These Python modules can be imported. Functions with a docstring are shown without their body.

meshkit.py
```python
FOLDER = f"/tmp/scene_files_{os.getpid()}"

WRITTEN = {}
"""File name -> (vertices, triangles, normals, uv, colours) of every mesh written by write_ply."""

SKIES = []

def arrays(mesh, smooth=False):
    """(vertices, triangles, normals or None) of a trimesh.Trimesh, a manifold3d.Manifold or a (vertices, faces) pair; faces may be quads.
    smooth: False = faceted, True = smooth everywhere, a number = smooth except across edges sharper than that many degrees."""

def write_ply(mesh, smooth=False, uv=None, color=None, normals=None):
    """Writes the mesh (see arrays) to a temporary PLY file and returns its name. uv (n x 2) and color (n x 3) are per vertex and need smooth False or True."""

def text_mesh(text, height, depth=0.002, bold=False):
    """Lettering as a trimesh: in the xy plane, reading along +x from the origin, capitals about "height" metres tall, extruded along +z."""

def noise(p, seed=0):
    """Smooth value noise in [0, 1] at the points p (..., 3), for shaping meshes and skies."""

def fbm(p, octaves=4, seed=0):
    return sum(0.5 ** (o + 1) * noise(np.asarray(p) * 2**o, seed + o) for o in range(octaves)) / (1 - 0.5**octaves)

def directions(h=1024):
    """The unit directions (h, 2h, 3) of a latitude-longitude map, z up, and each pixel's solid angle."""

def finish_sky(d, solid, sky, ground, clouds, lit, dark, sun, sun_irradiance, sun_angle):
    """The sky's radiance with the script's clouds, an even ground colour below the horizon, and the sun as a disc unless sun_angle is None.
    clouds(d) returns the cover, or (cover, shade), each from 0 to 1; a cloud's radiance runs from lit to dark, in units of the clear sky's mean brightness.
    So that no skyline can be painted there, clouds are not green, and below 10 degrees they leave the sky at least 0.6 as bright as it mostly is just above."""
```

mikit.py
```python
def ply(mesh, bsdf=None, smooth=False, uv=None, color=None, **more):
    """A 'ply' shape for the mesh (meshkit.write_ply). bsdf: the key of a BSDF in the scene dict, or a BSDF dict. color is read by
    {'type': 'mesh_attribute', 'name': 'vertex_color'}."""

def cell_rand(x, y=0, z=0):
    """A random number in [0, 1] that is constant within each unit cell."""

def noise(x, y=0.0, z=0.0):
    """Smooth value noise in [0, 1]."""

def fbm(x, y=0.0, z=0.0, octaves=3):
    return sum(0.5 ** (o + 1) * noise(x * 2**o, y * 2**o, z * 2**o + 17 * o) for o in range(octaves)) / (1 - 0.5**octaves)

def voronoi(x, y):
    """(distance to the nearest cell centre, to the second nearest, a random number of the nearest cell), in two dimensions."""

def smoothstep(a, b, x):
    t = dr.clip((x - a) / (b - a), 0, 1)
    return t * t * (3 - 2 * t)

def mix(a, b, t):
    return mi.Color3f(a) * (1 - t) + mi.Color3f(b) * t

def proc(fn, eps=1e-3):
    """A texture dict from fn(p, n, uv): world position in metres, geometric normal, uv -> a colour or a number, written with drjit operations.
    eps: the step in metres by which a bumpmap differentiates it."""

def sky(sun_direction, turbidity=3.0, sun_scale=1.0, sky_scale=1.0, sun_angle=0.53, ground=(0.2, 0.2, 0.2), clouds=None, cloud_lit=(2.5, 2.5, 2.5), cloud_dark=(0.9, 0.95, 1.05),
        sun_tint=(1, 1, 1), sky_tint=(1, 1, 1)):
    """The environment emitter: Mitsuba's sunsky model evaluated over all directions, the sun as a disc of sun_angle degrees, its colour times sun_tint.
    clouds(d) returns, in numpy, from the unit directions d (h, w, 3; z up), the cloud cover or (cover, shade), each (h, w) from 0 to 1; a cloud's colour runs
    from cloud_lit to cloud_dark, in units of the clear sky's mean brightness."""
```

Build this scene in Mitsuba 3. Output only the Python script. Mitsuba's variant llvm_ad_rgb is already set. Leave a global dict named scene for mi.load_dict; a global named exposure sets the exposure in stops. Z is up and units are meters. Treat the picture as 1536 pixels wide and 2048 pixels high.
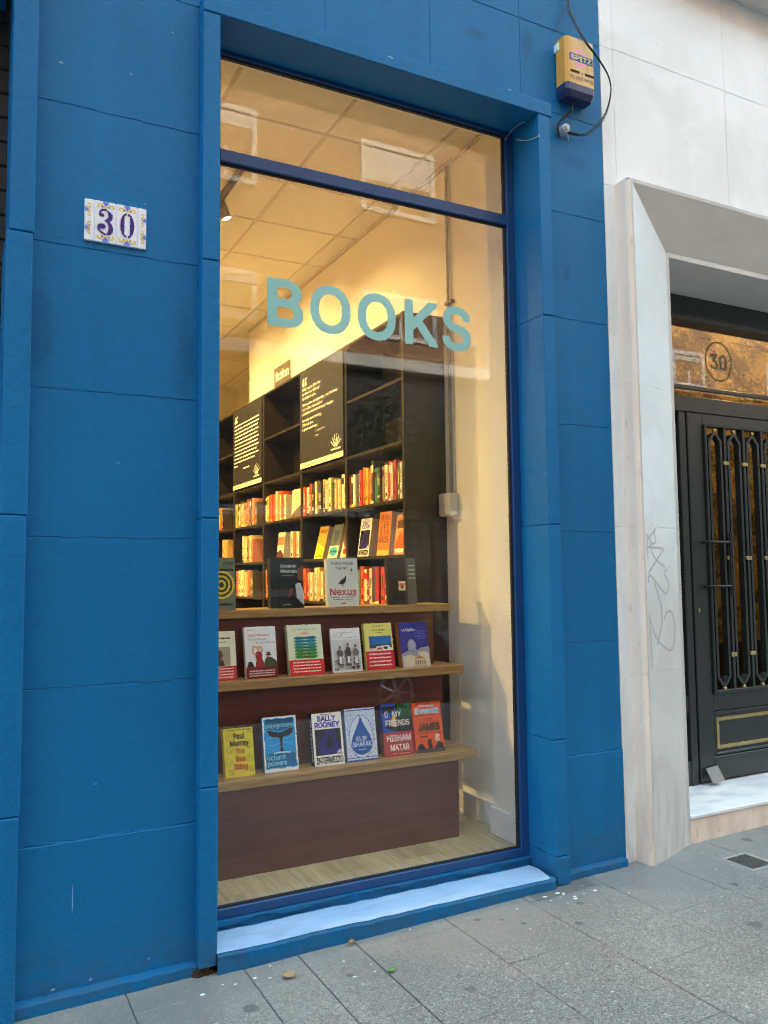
import math, random
import numpy as np, trimesh, drjit as dr, mitsuba as mi
import shapely.geometry as sg
from shapely import affinity
from shapely.ops import unary_union
import mikit, meshkit
from mikit import proc, noise, fbm, voronoi, cell_rand, smoothstep, mix

T = mi.ScalarTransform4f
exposure = 4.2
scene, labels = {}, {}

# ------------------------------------------------------------------ camera
YAW, PITCH, ROLL, FPX = math.radians(27.5006), math.radians(4.2631), math.radians(0.6546), 1637.46
_f = np.array([math.sin(YAW) * math.cos(PITCH), math.cos(YAW) * math.cos(PITCH), math.sin(PITCH)])
_r0 = np.array([math.cos(YAW), -math.sin(YAW), 0.0]); _d0 = np.cross(_f, _r0)
_d = -math.sin(ROLL) * _r0 + math.cos(ROLL) * _d0
EYE = np.array([0.0, 0.0, 1.44])
scene['camera'] = {'type': 'perspective', 'fov_axis': 'x', 'fov': math.degrees(2 * math.atan(768 / FPX)), 'near_clip': 0.05, 'far_clip': 2000.0,
                   'to_world': T().look_at(origin=EYE.tolist(), target=(EYE + _f).tolist(), up=(-_d).tolist())}
# ------------------------------------------------------------------ sky: bright broken cloud, the sun low behind the shop's own building
def cloud_cover(d):
    n = meshkit.fbm(d / (np.abs(d[..., 2:]) + 0.35) * 1.6, 5, 3)
    c = np.clip((n - 0.36) / 0.22, 0, 1)
    return 0.25 + 0.75 * c, np.clip((n - 0.55) / 0.3, 0, 1) * 0.6
scene['sky'] = mikit.sky((0.35, 0.8, 0.55), turbidity=3, sun_scale=0.36, sun_angle=4, clouds=cloud_cover, cloud_lit=(1.85, 2.45, 2.72), cloud_dark=(0.95, 1.28, 1.45))

# ------------------------------------------------------------------ helpers
def lin(r, g=None, b=None):
    if g is None: r, g, b = r
    return tuple((c / 255 / 12.92 if c / 255 < 0.04045 else ((c / 255 + 0.055) / 1.055) ** 2.4) for c in (r, g, b))

class MB:
    """collects faces with a colour of their own; every face has its own vertices"""
    def __init__(s): s.v, s.f, s.c, s.n = [], [], [], 0
    def raw(s, v, f, col=(0.5, 0.5, 0.5)):
        v = np.asarray(v, float); f = np.asarray(f, int)
        if f.shape[1] == 4: f = np.vstack([f[:, [0, 1, 2]], f[:, [0, 2, 3]]])
        s.v.append(v); s.f.append(f + s.n); s.c.append(np.tile(np.asarray(col, float), (len(v), 1))); s.n += len(v)
        return s
    def quad(s, a, b, c, d, col=(0.5, 0.5, 0.5)): return s.raw([a, b, c, d], [[0, 1, 2], [0, 2, 3]], col)
    def box(s, x0, x1, y0, y1, z0, z1, col=(0.5, 0.5, 0.5), cols=None):
        P = lambda i: ((x0, x1)[i & 1], (y0, y1)[i >> 1 & 1], (z0, z1)[i >> 2 & 1])
        for name, q in dict(l=(0, 4, 6, 2), r=(1, 3, 7, 5), f=(0, 1, 5, 4), k=(2, 6, 7, 3), b=(0, 2, 3, 1), t=(4, 5, 7, 6)).items():
            s.quad(*[P(i) for i in q], (cols or {}).get(name, col))
        return s
    def add(s, m, col=(0.5, 0.5, 0.5)): return s.raw(m.vertices, m.faces, col)
    def tube(s, pts, r, sides=8, col=(0.5, 0.5, 0.5)):
        p = np.asarray(pts, float); r = np.broadcast_to(r, (len(p),))
        t = np.gradient(p, axis=0); t /= np.linalg.norm(t, axis=1, keepdims=True) + 1e-12
        a = np.cross(t, np.where(np.abs(t[:, 2:]) < 0.9, [0, 0, 1.0], [1.0, 0, 0])); a /= np.linalg.norm(a, axis=1, keepdims=True) + 1e-12
        b = np.cross(t, a); g = np.arange(sides) * 2 * np.pi / sides
        v = (p[:, None] + r[:, None, None] * (np.cos(g)[None, :, None] * a[:, None] + np.sin(g)[None, :, None] * b[:, None])).reshape(-1, 3)
        i, j = np.meshgrid(np.arange(len(p) - 1), np.arange(sides), indexing='ij')
        q = np.stack([i * sides + j, i * sides + (j + 1) % sides, (i + 1) * sides + (j + 1) % sides, (i + 1) * sides + j], -1).reshape(-1, 4)
        s.raw(v, q, col)
        for k, o in ((0, 1), (len(p) - 1, -1)):
            ring = v[k * sides:(k + 1) * sides]; s.raw(np.vstack([ring, p[k]]), [[sides, (n + 1) % sides, n][::o] for n in range(sides)], col)
        return s
    def mesh(s): return np.vstack(s.v), np.vstack(s.f)
    def color(s): return np.vstack(s.c)

def bbox(x0, x1, y0, y1, z0, z1, b=0.004):
    """box with chamfered edges"""
    lo, hi = np.array([x0, y0, z0], float), np.array([x1, y1, z1], float)
    b = min(b, 0.45 * (hi - lo).min()); pts = []
    for i in range(8):
        c = np.array([(lo, hi)[i >> k & 1][k] for k in range(3)]); sgn = np.array([1 - 2 * (i >> k & 1) for k in range(3)])
        for k in range(3):
            q = c + sgn * b; q[k] = c[k]; pts.append(q)
    return trimesh.Trimesh(np.array(pts)).convex_hull

def prism(poly, axis, a, b):
    """2-D outline extruded between a and b along axis: 'y' takes (x, z) outlines, 'x' takes (y, z), 'z' takes (x, y)"""
    m = trimesh.creation.extrude_polygon(poly if isinstance(poly, sg.Polygon) else sg.Polygon(poly), abs(b - a), engine='earcut')
    u, v, w = m.vertices.T; w = w + min(a, b)
    m.vertices = {'y': np.stack([u, w, v], 1), 'x': np.stack([w, u, v], 1), 'z': np.stack([u, v, w], 1)}[axis]
    if axis == 'y': m.faces = m.faces[:, ::-1]
    return m

def cat(*ms): return trimesh.util.concatenate([trimesh.Trimesh(*m, process=False) if isinstance(m, tuple) else m for m in ms])
def curve(pts, n=8):
    """Catmull-Rom through the points"""
    p = np.asarray(pts, float); p = np.vstack([2 * p[0] - p[1], p, 2 * p[-1] - p[-2]]); out = []
    for i in range(1, len(p) - 2):
        for t in np.linspace(0, 1, n, endpoint=False):
            a, b, c, d = p[i - 1:i + 3]
            out.append(0.5 * (2 * b + (c - a) * t + (2 * a - 5 * b + 4 * c - d) * t * t + (3 * b - a - 3 * c + d) * t ** 3))
    return np.array(out + [p[-2]])

_used = set()
def fresh(k):
    n, i = k, 0
    while n in _used: i += 1; n = f'{k}_{i:03d}'
    _used.add(n); return n
def put(key, m, bsdf, smooth=False, **kw):
    k = fresh(key)
    if isinstance(m, MB):
        if bsdf in ('print', 'matt_print', 'tile_glaze'): kw.setdefault('color', m.color())
        m = m.mesh()
    scene[k] = mikit.ply(m, bsdf, smooth, **kw); return k
def thing(name, label, category, group=None):
    k = fresh(name); labels[k] = {'label': label, 'category': category}
    if group: labels[k]['group'] = group
    return k
def struct(key, m, bsdf, label, **kw):
    k = put(key, m, bsdf, **kw); labels[k] = {'label': label, 'kind': 'structure'}; return k

def text2d(s, h, bold=False):
    m = meshkit.text_mesh(s, h, 0.001, bool(bold))
    f = m.faces[m.face_normals[:, 2] > 0.9]
    if bold and bold is not True:      # heavier weights: the outlines grown by that share of the height
        g = unary_union([sg.Polygon(t).buffer(.002 * h) for t in m.vertices[f][:, :, :2]]).buffer(bold * h, quad_segs=3).simplify(.004 * h); vs, fs, n = [], [], 0
        for q in getattr(g, 'geoms', [g]):
            v, t = trimesh.creation.triangulate_polygon(q, engine='earcut'); vs.append(v); fs.append(t + n); n += len(v)
        return np.vstack(vs), np.vstack(fs)
    u, inv = np.unique(f, return_inverse=True)
    return m.vertices[u][:, :2], inv.reshape(-1, 3)

class Art:
    """flat print on a w x h sheet that faces -y, lower left at the origin: each layer lies a fifth of a millimetre above the one below"""
    def __init__(s, w, h, step=0.0002): s.w, s.h, s.mb, s.k, s.step = w, h, MB(), 0, step
    def _flat(s, v2, f, col, same=False):
        if not same: s.k += 1
        v2 = np.asarray(v2, float); v = np.stack([v2[:, 0], np.full(len(v2), -s.k * s.step), v2[:, 1]], 1)
        f = np.asarray(f); a, b, c = v2[f[:, 0]], v2[f[:, 1]], v2[f[:, 2]]
        neg = ((b - a)[:, 0] * (c - a)[:, 1] - (b - a)[:, 1] * (c - a)[:, 0]) < 0
        f = np.where(neg[:, None], f[:, ::-1], f); s.mb.raw(v, f, lin(col)); return s
    def poly(s, g, col, same=False):
        if not hasattr(g, 'geom_type'): g = sg.Polygon([(x * s.w, y * s.h) for x, y in g]).buffer(0)
        g = g.intersection(sg.box(0, 0, s.w, s.h))
        for q in getattr(g, 'geoms', [g]):
            if q.geom_type == 'Polygon' and q.area > 1e-9:
                v, f = trimesh.creation.triangulate_polygon(q, engine='earcut'); s._flat(v, f, col, same); same = True
        return s
    def rect(s, x0, x1, y0, y1, col, same=False): return s.poly([(x0, y0), (x1, y0), (x1, y1), (x0, y1)], col, same)
    def ell(s, x, y, rx, ry, col, same=False, ring=None):
        g = affinity.scale(sg.Point(0, 0).buffer(1, 10), rx * s.w, ry * s.h)
        if ring: g = g.difference(affinity.scale(sg.Point(0, 0).buffer(1, 10), rx * s.w - ring, ry * s.h - ring))
        return s.poly(affinity.translate(g, x * s.w, y * s.h), col, same)
    def line(s, pts, wd, col, same=False, cap='round'):
        return s.poly(sg.LineString([(x * s.w, y * s.h) for x, y in pts]).buffer(wd, cap_style=cap, quad_segs=3), col, same)
    def text(s, t, x0, x1, y, h, col, bold=False, same=False):
        """fits the words between x0 and x1 (fractions of the width), baseline y, capital height h"""
        v, f = text2d(t, 1.0, bold); lo, hi = v[:, 0].min(), v[:, 0].max()
        v = np.stack([(v[:, 0] - lo) / (hi - lo) * (x1 - x0) * s.w + x0 * s.w, v[:, 1] * h * s.h + y * s.h], 1)
        return s._flat(v, f, col, same)
    def words(s, x0, x1, y, h, col, rng, same=False):
        """a line of small print too small to read"""
        x = x0
        while x < x1 - 0.02:
            w = min(rng.uniform(0.03, 0.1), x1 - x); s.rect(x, x + w * 0.85, y, y + h, col, same); same = True; x += w
        return s

_ry = random.Random(21)
def tf(loc, rx=0, rz=0):
    if rx: rx, rz = rx + _ry.uniform(-1.5, 1.5), rz + _ry.uniform(-1.6, 1.6)
    return T().translate(list(map(float, loc))).rotate([0, 0, 1], rz).rotate([1, 0, 0], rx)

# ------------------------------------------------------------------ materials
def P(base, rough=0.5, spec=0.5, **k):
    return {'type': 'twosided', 'bsdf': {'type': 'principled', 'base_color': base if isinstance(base, dict) else {'type': 'rgb', 'value': list(base)}, 'roughness': rough, 'specular': spec, **k}}
def bumped(bsdf, fn, scale, eps=1e-3):
    return {'type': 'twosided', 'bsdf': {'type': 'bumpmap', 'arbitrary': proc(fn, eps), 'scale': scale, 'bsdf': bsdf['bsdf']}}

CHIPS = [(0.289, 3.306, .008, .004), (0.437, 0.066, .006, .006), (0.317, 0.06, .012, .004), (0.633, 0.092, .004, .004), (0.536, 3.332, .005, .005), (0.691, 3.544, .006, .003), (2.3, 3.75, .012, .006), (1.62, 3.68, .018, .004), (0.375, 0.34, .002, .05)]
SMUDGE = [(2.115, 3.98, .07, .03), (0.24, 2.30, .06, .2), (0.75, 2.28, .05, .22), (2.7, 3.48, .1, .05), (2.41, 4.02, .04, .1), (2.62, 2.9, .03, .05)]
def f_blue(p, n, uv):
    big = fbm(p.x * 2.3, p.y * 2.3, p.z * 1.7, 3); fine = noise(p.x * 90, p.y * 90, p.z * 90)
    streak = fbm(p.x * 14, p.y * 14, p.z * 0.9, 2)
    c = mix((0.003, 0.110, 0.272), (0.005, 0.138, 0.334), big) * (0.88 + 0.16 * fine + 0.12 * streak)
    low = smoothstep(0.30, 0.0, p.z - 0.0148 * (p.x - 0.4)) * smoothstep(0.2, 0.75, fbm(p.x * 18, p.y * 9, p.z * 18, 3))
    c = mix(c, (0.05, 0.075, 0.1), low * 0.38)
    dk = mi.Float(0)
    for x, z, a, b in SMUDGE:
        r = dr.sqrt(dr.square((p.x - x) / a) + dr.square((p.z - z) / b)); dk = dr.maximum(dk, smoothstep(1.15, 0.3, r + 0.7 * (fbm(p.x * 30, p.z * 30, 2.0, 3) - 0.5)))
    c = c * (1 - 0.22 * dk)
    w = mi.Float(0)
    for x, z, a, b in CHIPS:
        r = dr.sqrt(dr.square((p.x - x) / a) + dr.square((p.z - z) / b)); w = dr.maximum(w, smoothstep(1.0, 0.7, r + 0.6 * (noise(p.x * 300, p.z * 300, 1.0) - 0.5)))
    spk = smoothstep(0.05, 0.03, voronoi(p.x * 9 + p.y * 9, p.z * 9)[0]) * smoothstep(0.985, 0.99, voronoi(p.x * 9 + p.y * 9, p.z * 9)[2])
    return mix(c, (0.42, 0.52, 0.62), dr.maximum(w, spk * 0.5) * 0.5)
def b_blue(p, n, uv):
    return 0.0004 * noise(p.x * 260, p.y * 260, p.z * 260) + 0.0004 * noise(p.x * 95, p.y * 95, p.z * 95) + 0.0007 * fbm(p.x * 8, p.y * 8, p.z * 8, 2) + 0.0028 * smoothstep(0.14, 0.05, voronoi(p.x * 22 + p.y * 22, p.z * 22)[0]) * smoothstep(.86, .88, voronoi(p.x * 22 + p.y * 22, p.z * 22)[2])
scene['blue_paint'] = bumped(P(proc(f_blue), 0.5, 0.22), b_blue, 1.0)
def f_sill(p, n, uv):
    g = fbm(p.x * 12, p.y * 30, p.z * 12, 3); d = smoothstep(.55, .78, fbm(p.x * 9, p.y * 40, 1.0, 4)) + .8 * smoothstep(3.13, 3.185, p.y + .03 * (fbm(p.x * 25, 1.0, 1.0, 3) - .5))
    return mix(mix((0.225, 0.37, 0.59), (0.275, 0.44, 0.66), g), (0.16, 0.21, 0.27), dr.clip(d, 0, 1) * 0.14)
scene['pale_sill_paint'] = P(proc(f_sill), 0.4)
scene['navy_frame'] = P((0.012, 0.055, 0.165), 0.35, 0.4)
scene['gasket'] = P((0.012, 0.012, 0.013), 0.6)
scene['pane_glass'] = {'type': 'thindielectric', 'int_ior': 1.52}
scene['letter_film'] = P((0.27, 0.53, 0.50), 0.5)
scene['print'] = P({'type': 'mesh_attribute', 'name': 'vertex_color'}, 0.38, 0.5)
scene['tile_glaze'] = P({'type': 'mesh_attribute', 'name': 'vertex_color'}, 0.12, 0.5)
scene['matt_print'] = P({'type': 'mesh_attribute', 'name': 'vertex_color'}, 0.7, 0.3)

def f_marble(p, n, uv):
    q = fbm(p.x * 1.6 + 3, p.y * 1.6, p.z * 1.1, 4); v = fbm(p.x * 3.2 + 5 * q, p.y * 3, p.z * 2.3 + 4 * q, 4)
    c = mix((0.69, 0.69, 0.68), (0.77, 0.775, 0.78), smoothstep(0.3, 0.65, v))
    sp = smoothstep(0.05, 0.03, voronoi(p.x * 14, p.z * 14 + p.y * 9)[0]) * smoothstep(0.86, 0.9, voronoi(p.x * 14, p.z * 14 + p.y * 9)[2])
    low = smoothstep(0.75, 0.05, p.z) * smoothstep(0.3, 0.8, fbm(p.x * 34, p.y * 34, p.z * 3.5, 4))
    return mix(mix(c, (0.42, 0.37, 0.30), low * 0.5), (0.2, 0.17, 0.15), sp * 0.6)
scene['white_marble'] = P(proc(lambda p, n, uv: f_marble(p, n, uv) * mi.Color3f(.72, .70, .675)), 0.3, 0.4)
scene['wall_marble'] = P(proc(f_marble), 0.32, 0.5)
def f_peach(p, n, uv):
    c = mix((0.78, 0.61, 0.49), (0.88, 0.74, 0.63), fbm(p.x * 6, p.y * 14, p.z * 5, 4))
    low = smoothstep(0.7, 0.05, p.z) * fbm(p.x * 20, p.y * 20, p.z * 4, 3)
    return mix(c, (0.30, 0.23, 0.18), low * 0.6 + 0.25 * smoothstep(0.66, 0.8, fbm(p.x * 30, p.y * 30, p.z * 12, 3)))
scene['peach_stone'] = P(proc(f_peach), 0.5, 0.4)
scene['grey_soffit_stone'] = P(proc(lambda p, n, uv: mix((0.50, 0.49, 0.46), (0.62, 0.61, 0.58), fbm(p.x * 3, p.y * 8, p.z * 8, 4))), 0.25, 0.5)
scene['step_marble'] = P(proc(lambda p, n, uv: mix((0.62, 0.65, 0.70), (0.80, 0.81, 0.83), smoothstep(0.25, 0.7, fbm(p.x * 6, p.y * 14, p.z * 6, 4)))), 0.14, 0.5)

STAINS = [(1.276, 2.754, .014), (2.386, 2.818, .018), (2.252, 2.669, .02), (1.919, 2.901, .016), (2.003, 2.851, .01), (1.591, 2.454, .022), (3.643, 2.986, .03), (2.831, 2.303, .035), (0.9, 2.72, .03), (2.06, 2.78, .012), (3.1, 2.62, .022)]
SPLASH = [(2.30, 2.945, .011), (2.372, 2.95, .013), (2.395, 2.935, .008), (2.385, 2.925, .006), (2.30, 2.905, .005), (2.405, 2.868, .013), (2.415, 2.885, .008), (2.47, 2.89, .006), (2.535, 2.89, .011), (0.975, 2.91, .008), (1.022, 2.882, .008), (1.285, 2.735, .008), (1.3, 2.86, .005), (0.90, 2.90, .006), (0.86, 2.92, .006), (0.78, 2.89, .009), (1.379, 2.79, .005)]
def f_pave(p, n, uv):
    d, _, w = voronoi(p.x * 215, p.y * 215); d2, _, w2 = voronoi(p.x * 95 + 7, p.y * 95)
    slab = cell_rand(dr.floor(p.x * 2.44), dr.floor(p.y * 1.67), 5)
    worn = smoothstep(2.98, 2.35, p.y + 0.5 * (fbm(p.x * 4, p.y * 4, 1.0, 3) - 0.5))
    g = 0.180 + 0.03 * slab + 0.05 * (fbm(p.x * 3.3, p.y * 3.3, 2.0, 4) - 0.5)
    grain = ((w - 0.5) * 0.8 + (w2 - 0.5) * 0.5 + 0.9 * (w > 0.93) - 0.45 * (w < 0.1)) * (0.14 + 0.40 * worn)
    c = mi.Color3f(g * 0.99, g * 1.0, g * 0.975) * (1 + grain)
    dirt = smoothstep(2.72, 3.0, p.y + 0.25 * (fbm(p.x * 9, p.y * 9, 4.0, 3) - 0.5))
    c = mix(c, (0.13, 0.135, 0.135), 0.35 * dirt * fbm(p.x * 7, p.y * 7, 3.0, 3))
    dark = mi.Float(0); wh = mi.Float(0); wob = 0.9 * (fbm(p.x * 60, p.y * 60, 1.0, 3) - 0.5)
    for x, y, r in STAINS: dark = dr.maximum(dark, smoothstep(1.0, 0.75, dr.sqrt(dr.square(p.x - x) + dr.square(p.y - y)) / r + wob))
    for x, y, r in SPLASH: wh = dr.maximum(wh, smoothstep(1.0, 0.8, dr.sqrt(dr.square(p.x - x) + dr.square((p.y - y) * 1.3)) / r + wob))
    wet = smoothstep(2.225, 2.26, p.x + .03 * wob) * smoothstep(2.62, 2.56, p.x + .03 * wob) * smoothstep(2.915, 2.935, p.y + .02 * wob)
    c = mix(mix(c, (0.075, 0.08, 0.085), dr.maximum(dark * 0.7, wet * 0.62)), (0.62, 0.68, 0.72), wh * 0.85)
    sp = smoothstep(0.12, 0.07, voronoi(p.x * 17, p.y * 17)[0]) * smoothstep(0.965, 0.975, voronoi(p.x * 17, p.y * 17)[2])
    return mix(c, (0.55, 0.58, 0.58), sp * 0.6)
def b_pave(p, n, uv):
    return 0.0006 * voronoi(p.x * 215, p.y * 215)[2] * smoothstep(3.0, 2.4, p.y) + 0.0012 * fbm(p.x * 40, p.y * 40, 1.0, 3)
scene['paver'] = bumped(P(proc(f_pave), 0.55, 0.4), b_pave, 0.6)
scene['grout'] = P(proc(lambda p, n, uv: mix((0.09, 0.09, 0.085), (0.27, 0.27, 0.26), fbm(p.x * 14, p.y * 14, 1.0, 3))), 0.9, 0.2)
scene['asphalt'] = P(proc(lambda p, n, uv: mi.Color3f(0.05) * (0.7 + 0.6 * noise(p.x * 40, p.y * 40, 1.0))), 0.8, 0.3)

def grain(p, a, b, along, cross, c0, c1):
    u, v = a, b
    g = fbm(u * along, v * cross, 1.0, 3); s = fbm(u * along * 4, v * cross * 3, 5.0, 3)
    return mix(c0, c1, smoothstep(0.25, 0.75, 0.6 * g + 0.4 * s))
scene['oak'] = P(proc(lambda p, n, uv: grain(p, p.x, p.y + p.z, 3.0, 70.0, (0.235, 0.135, 0.045), (0.40, 0.245, 0.095))), 0.45)
scene['mahogany'] = P(proc(lambda p, n, uv: grain(p, p.x, p.z, 1.4, 38.0, (0.078, 0.020, 0.011), (0.108, 0.030, 0.017))), 0.33)
def f_floor(p, n, uv):
    k = cell_rand(dr.floor((p.x + 5) / 0.19), dr.floor((p.y + 0.45 * cell_rand(dr.floor((p.x + 5) / 0.19), 1, 2)) / 1.2), 3)
    return grain(p, p.y, p.x + 3 * k, 1.6, 24.0, (0.33, 0.27, 0.145), (0.47, 0.395, 0.235)) * (0.85 + 0.3 * k)
scene['laminate'] = P(proc(f_floor), 0.4)
scene['cream_wall'] = P(proc(lambda p, n, uv: mi.Color3f(0.78, 0.74, 0.64) * (0.94 + 0.08 * fbm(p.x * 3, p.y * 3, p.z * 3, 3))), 0.7, 0.3)
scene['ceiling_board'] = P(proc(lambda p, n, uv: mi.Color3f(0.72, 0.68, 0.60) * (0.93 + 0.1 * noise(p.x * 110, p.y * 110, 1.0))), 0.9, 0.2)
scene['ceiling_bar'] = P((0.50, 0.46, 0.40), 0.6)
scene['skirting_white'] = P((0.70, 0.71, 0.70), 0.4)
scene['bookcase_dark'] = P(proc(lambda p, n, uv: mi.Color3f(0.026, 0.019, 0.013) * (0.8 + 0.5 * fbm(p.x * 8, p.y * 3, p.z * 50, 3))), 0.38, 0.4)
scene['black_metal'] = P((0.012, 0.012, 0.012), 0.35)
scene['grey_plastic'] = P((0.42, 0.43, 0.42), 0.5)
scene['dark_plastic'] = P((0.25, 0.24, 0.22), 0.5)
scene['steel'] = P((0.50, 0.51, 0.52), 0.33, metallic=0.9)
scene['dull_steel'] = P((0.22, 0.225, 0.23), 0.5, metallic=0.3)
scene['door_paint'] = P(proc(lambda p, n, uv: mi.Color3f(0.016, 0.021, 0.021) * (0.85 + 0.3 * fbm(p.x * 5, p.y * 5, p.z * 3, 3))), 0.3, 0.5)
scene['brass'] = P(proc(lambda p, n, uv: mix((0.34, 0.24, 0.09), (0.56, 0.44, 0.2), fbm(p.x * 30, p.y * 30, p.z * 30, 3))), 0.35, metallic=0.8)
def f_emp(p, n, uv):
    a = fbm(p.x * 5 + 9, p.y * 5, p.z * 5, 5); b = fbm(p.x * 9 + 7 * a, p.y * 9, p.z * 9 - 6 * a, 4); m = fbm(p.x * 45, p.y * 45, p.z * 45, 3)
    v = smoothstep(0.035, 0.0, dr.abs(b - 0.5)) * 0.45 * smoothstep(.4, .6, m)
    a = 0.7 * a + 0.3 * m
    k = cell_rand(dr.floor(p.x / 0.62), dr.floor((p.z + 0.0) / 0.92), 2)
    return mix(mix((0.045, 0.022, 0.004), (0.27, 0.17, 0.040), smoothstep(0.36, 0.64, a)), (0.62, 0.45, 0.19), v) * (0.75 + 0.5 * k)
scene['brown_marble'] = P(proc(f_emp), 0.3)
scene['dark_stone'] = P((0.012, 0.010, 0.009), 0.4)
scene['frosted_film'] = P((0.13, 0.115, 0.055), 0.6)
scene['cable_black'] = P((0.013, 0.012, 0.012), 0.45)
scene['pale_mortar'] = P(proc(lambda p, n, uv: mix((0.17, 0.17, 0.16), (0.42, 0.42, 0.39), fbm(p.x * 40, p.y * 40, 1.0, 3))), 0.9, 0.2)
scene['rust'] = P(proc(lambda p, n, uv: mix((0.012, 0.009, 0.007), (0.07, 0.04, 0.025), fbm(p.x * 70, p.y * 70, p.z * 70, 3))), 0.9, 0.2)
scene['leaf_brown'] = P((0.30, 0.22, 0.11), 0.6)
scene['leaf_fresh'] = P((0.11, 0.22, 0.06), 0.5)
scene['marker'] = P((0.36, 0.37, 0.38), 0.6)
scene['iron_cover'] = P(proc(lambda p, n, uv: mi.Color3f(0.045) * (0.6 + 0.9 * voronoi(p.x * 90, p.y * 90)[2])), 0.6)
def f_brick(p, n, uv):
    r = dr.floor(p.z / 0.065); u = p.x / 0.25 + 0.5 * (r - 2 * dr.floor(r / 2))
    fx, fz = u - dr.floor(u), p.z / 0.065 - r
    mortar = dr.maximum(smoothstep(0.05, 0.02, dr.minimum(fx, 1 - fx)), smoothstep(0.16, 0.08, dr.minimum(fz, 1 - fz)))
    return mix(mix((0.34, 0.16, 0.08), (0.47, 0.24, 0.13), cell_rand(dr.floor(u), r, 3)), (0.42, 0.36, 0.28), mortar)
scene['brick'] = P(proc(f_brick), 0.8, 0.2)
scene['white_trim'] = P((0.72, 0.72, 0.70), 0.5)
scene['render_band'] = P((0.60, 0.60, 0.58), 0.7)
scene['dark_pane'] = P((0.02, 0.025, 0.03), 0.06)
scene['shopfront_dark'] = P((0.03, 0.032, 0.034), 0.3)
scene['car_red'] = P((0.13, 0.008, 0.010), 0.2, clearcoat=1.0, clearcoat_gloss=0.9)
scene['car_silver'] = P((0.30, 0.33, 0.38), 0.2, metallic=0.4, clearcoat=1.0)
scene['tyre'] = P((0.012, 0.012, 0.012), 0.8)
scene['rim'] = P((0.55, 0.56, 0.58), 0.25, metallic=0.8)
scene['bark'] = P((0.09, 0.075, 0.06), 0.9, 0.2)
scene['leaf_green'] = {'type': 'twosided', 'bsdf': {'type': 'principled', 'base_color': {'type': 'rgb', 'value': [0.05, 0.085, 0.025]}, 'roughness': 0.6}}

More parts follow.
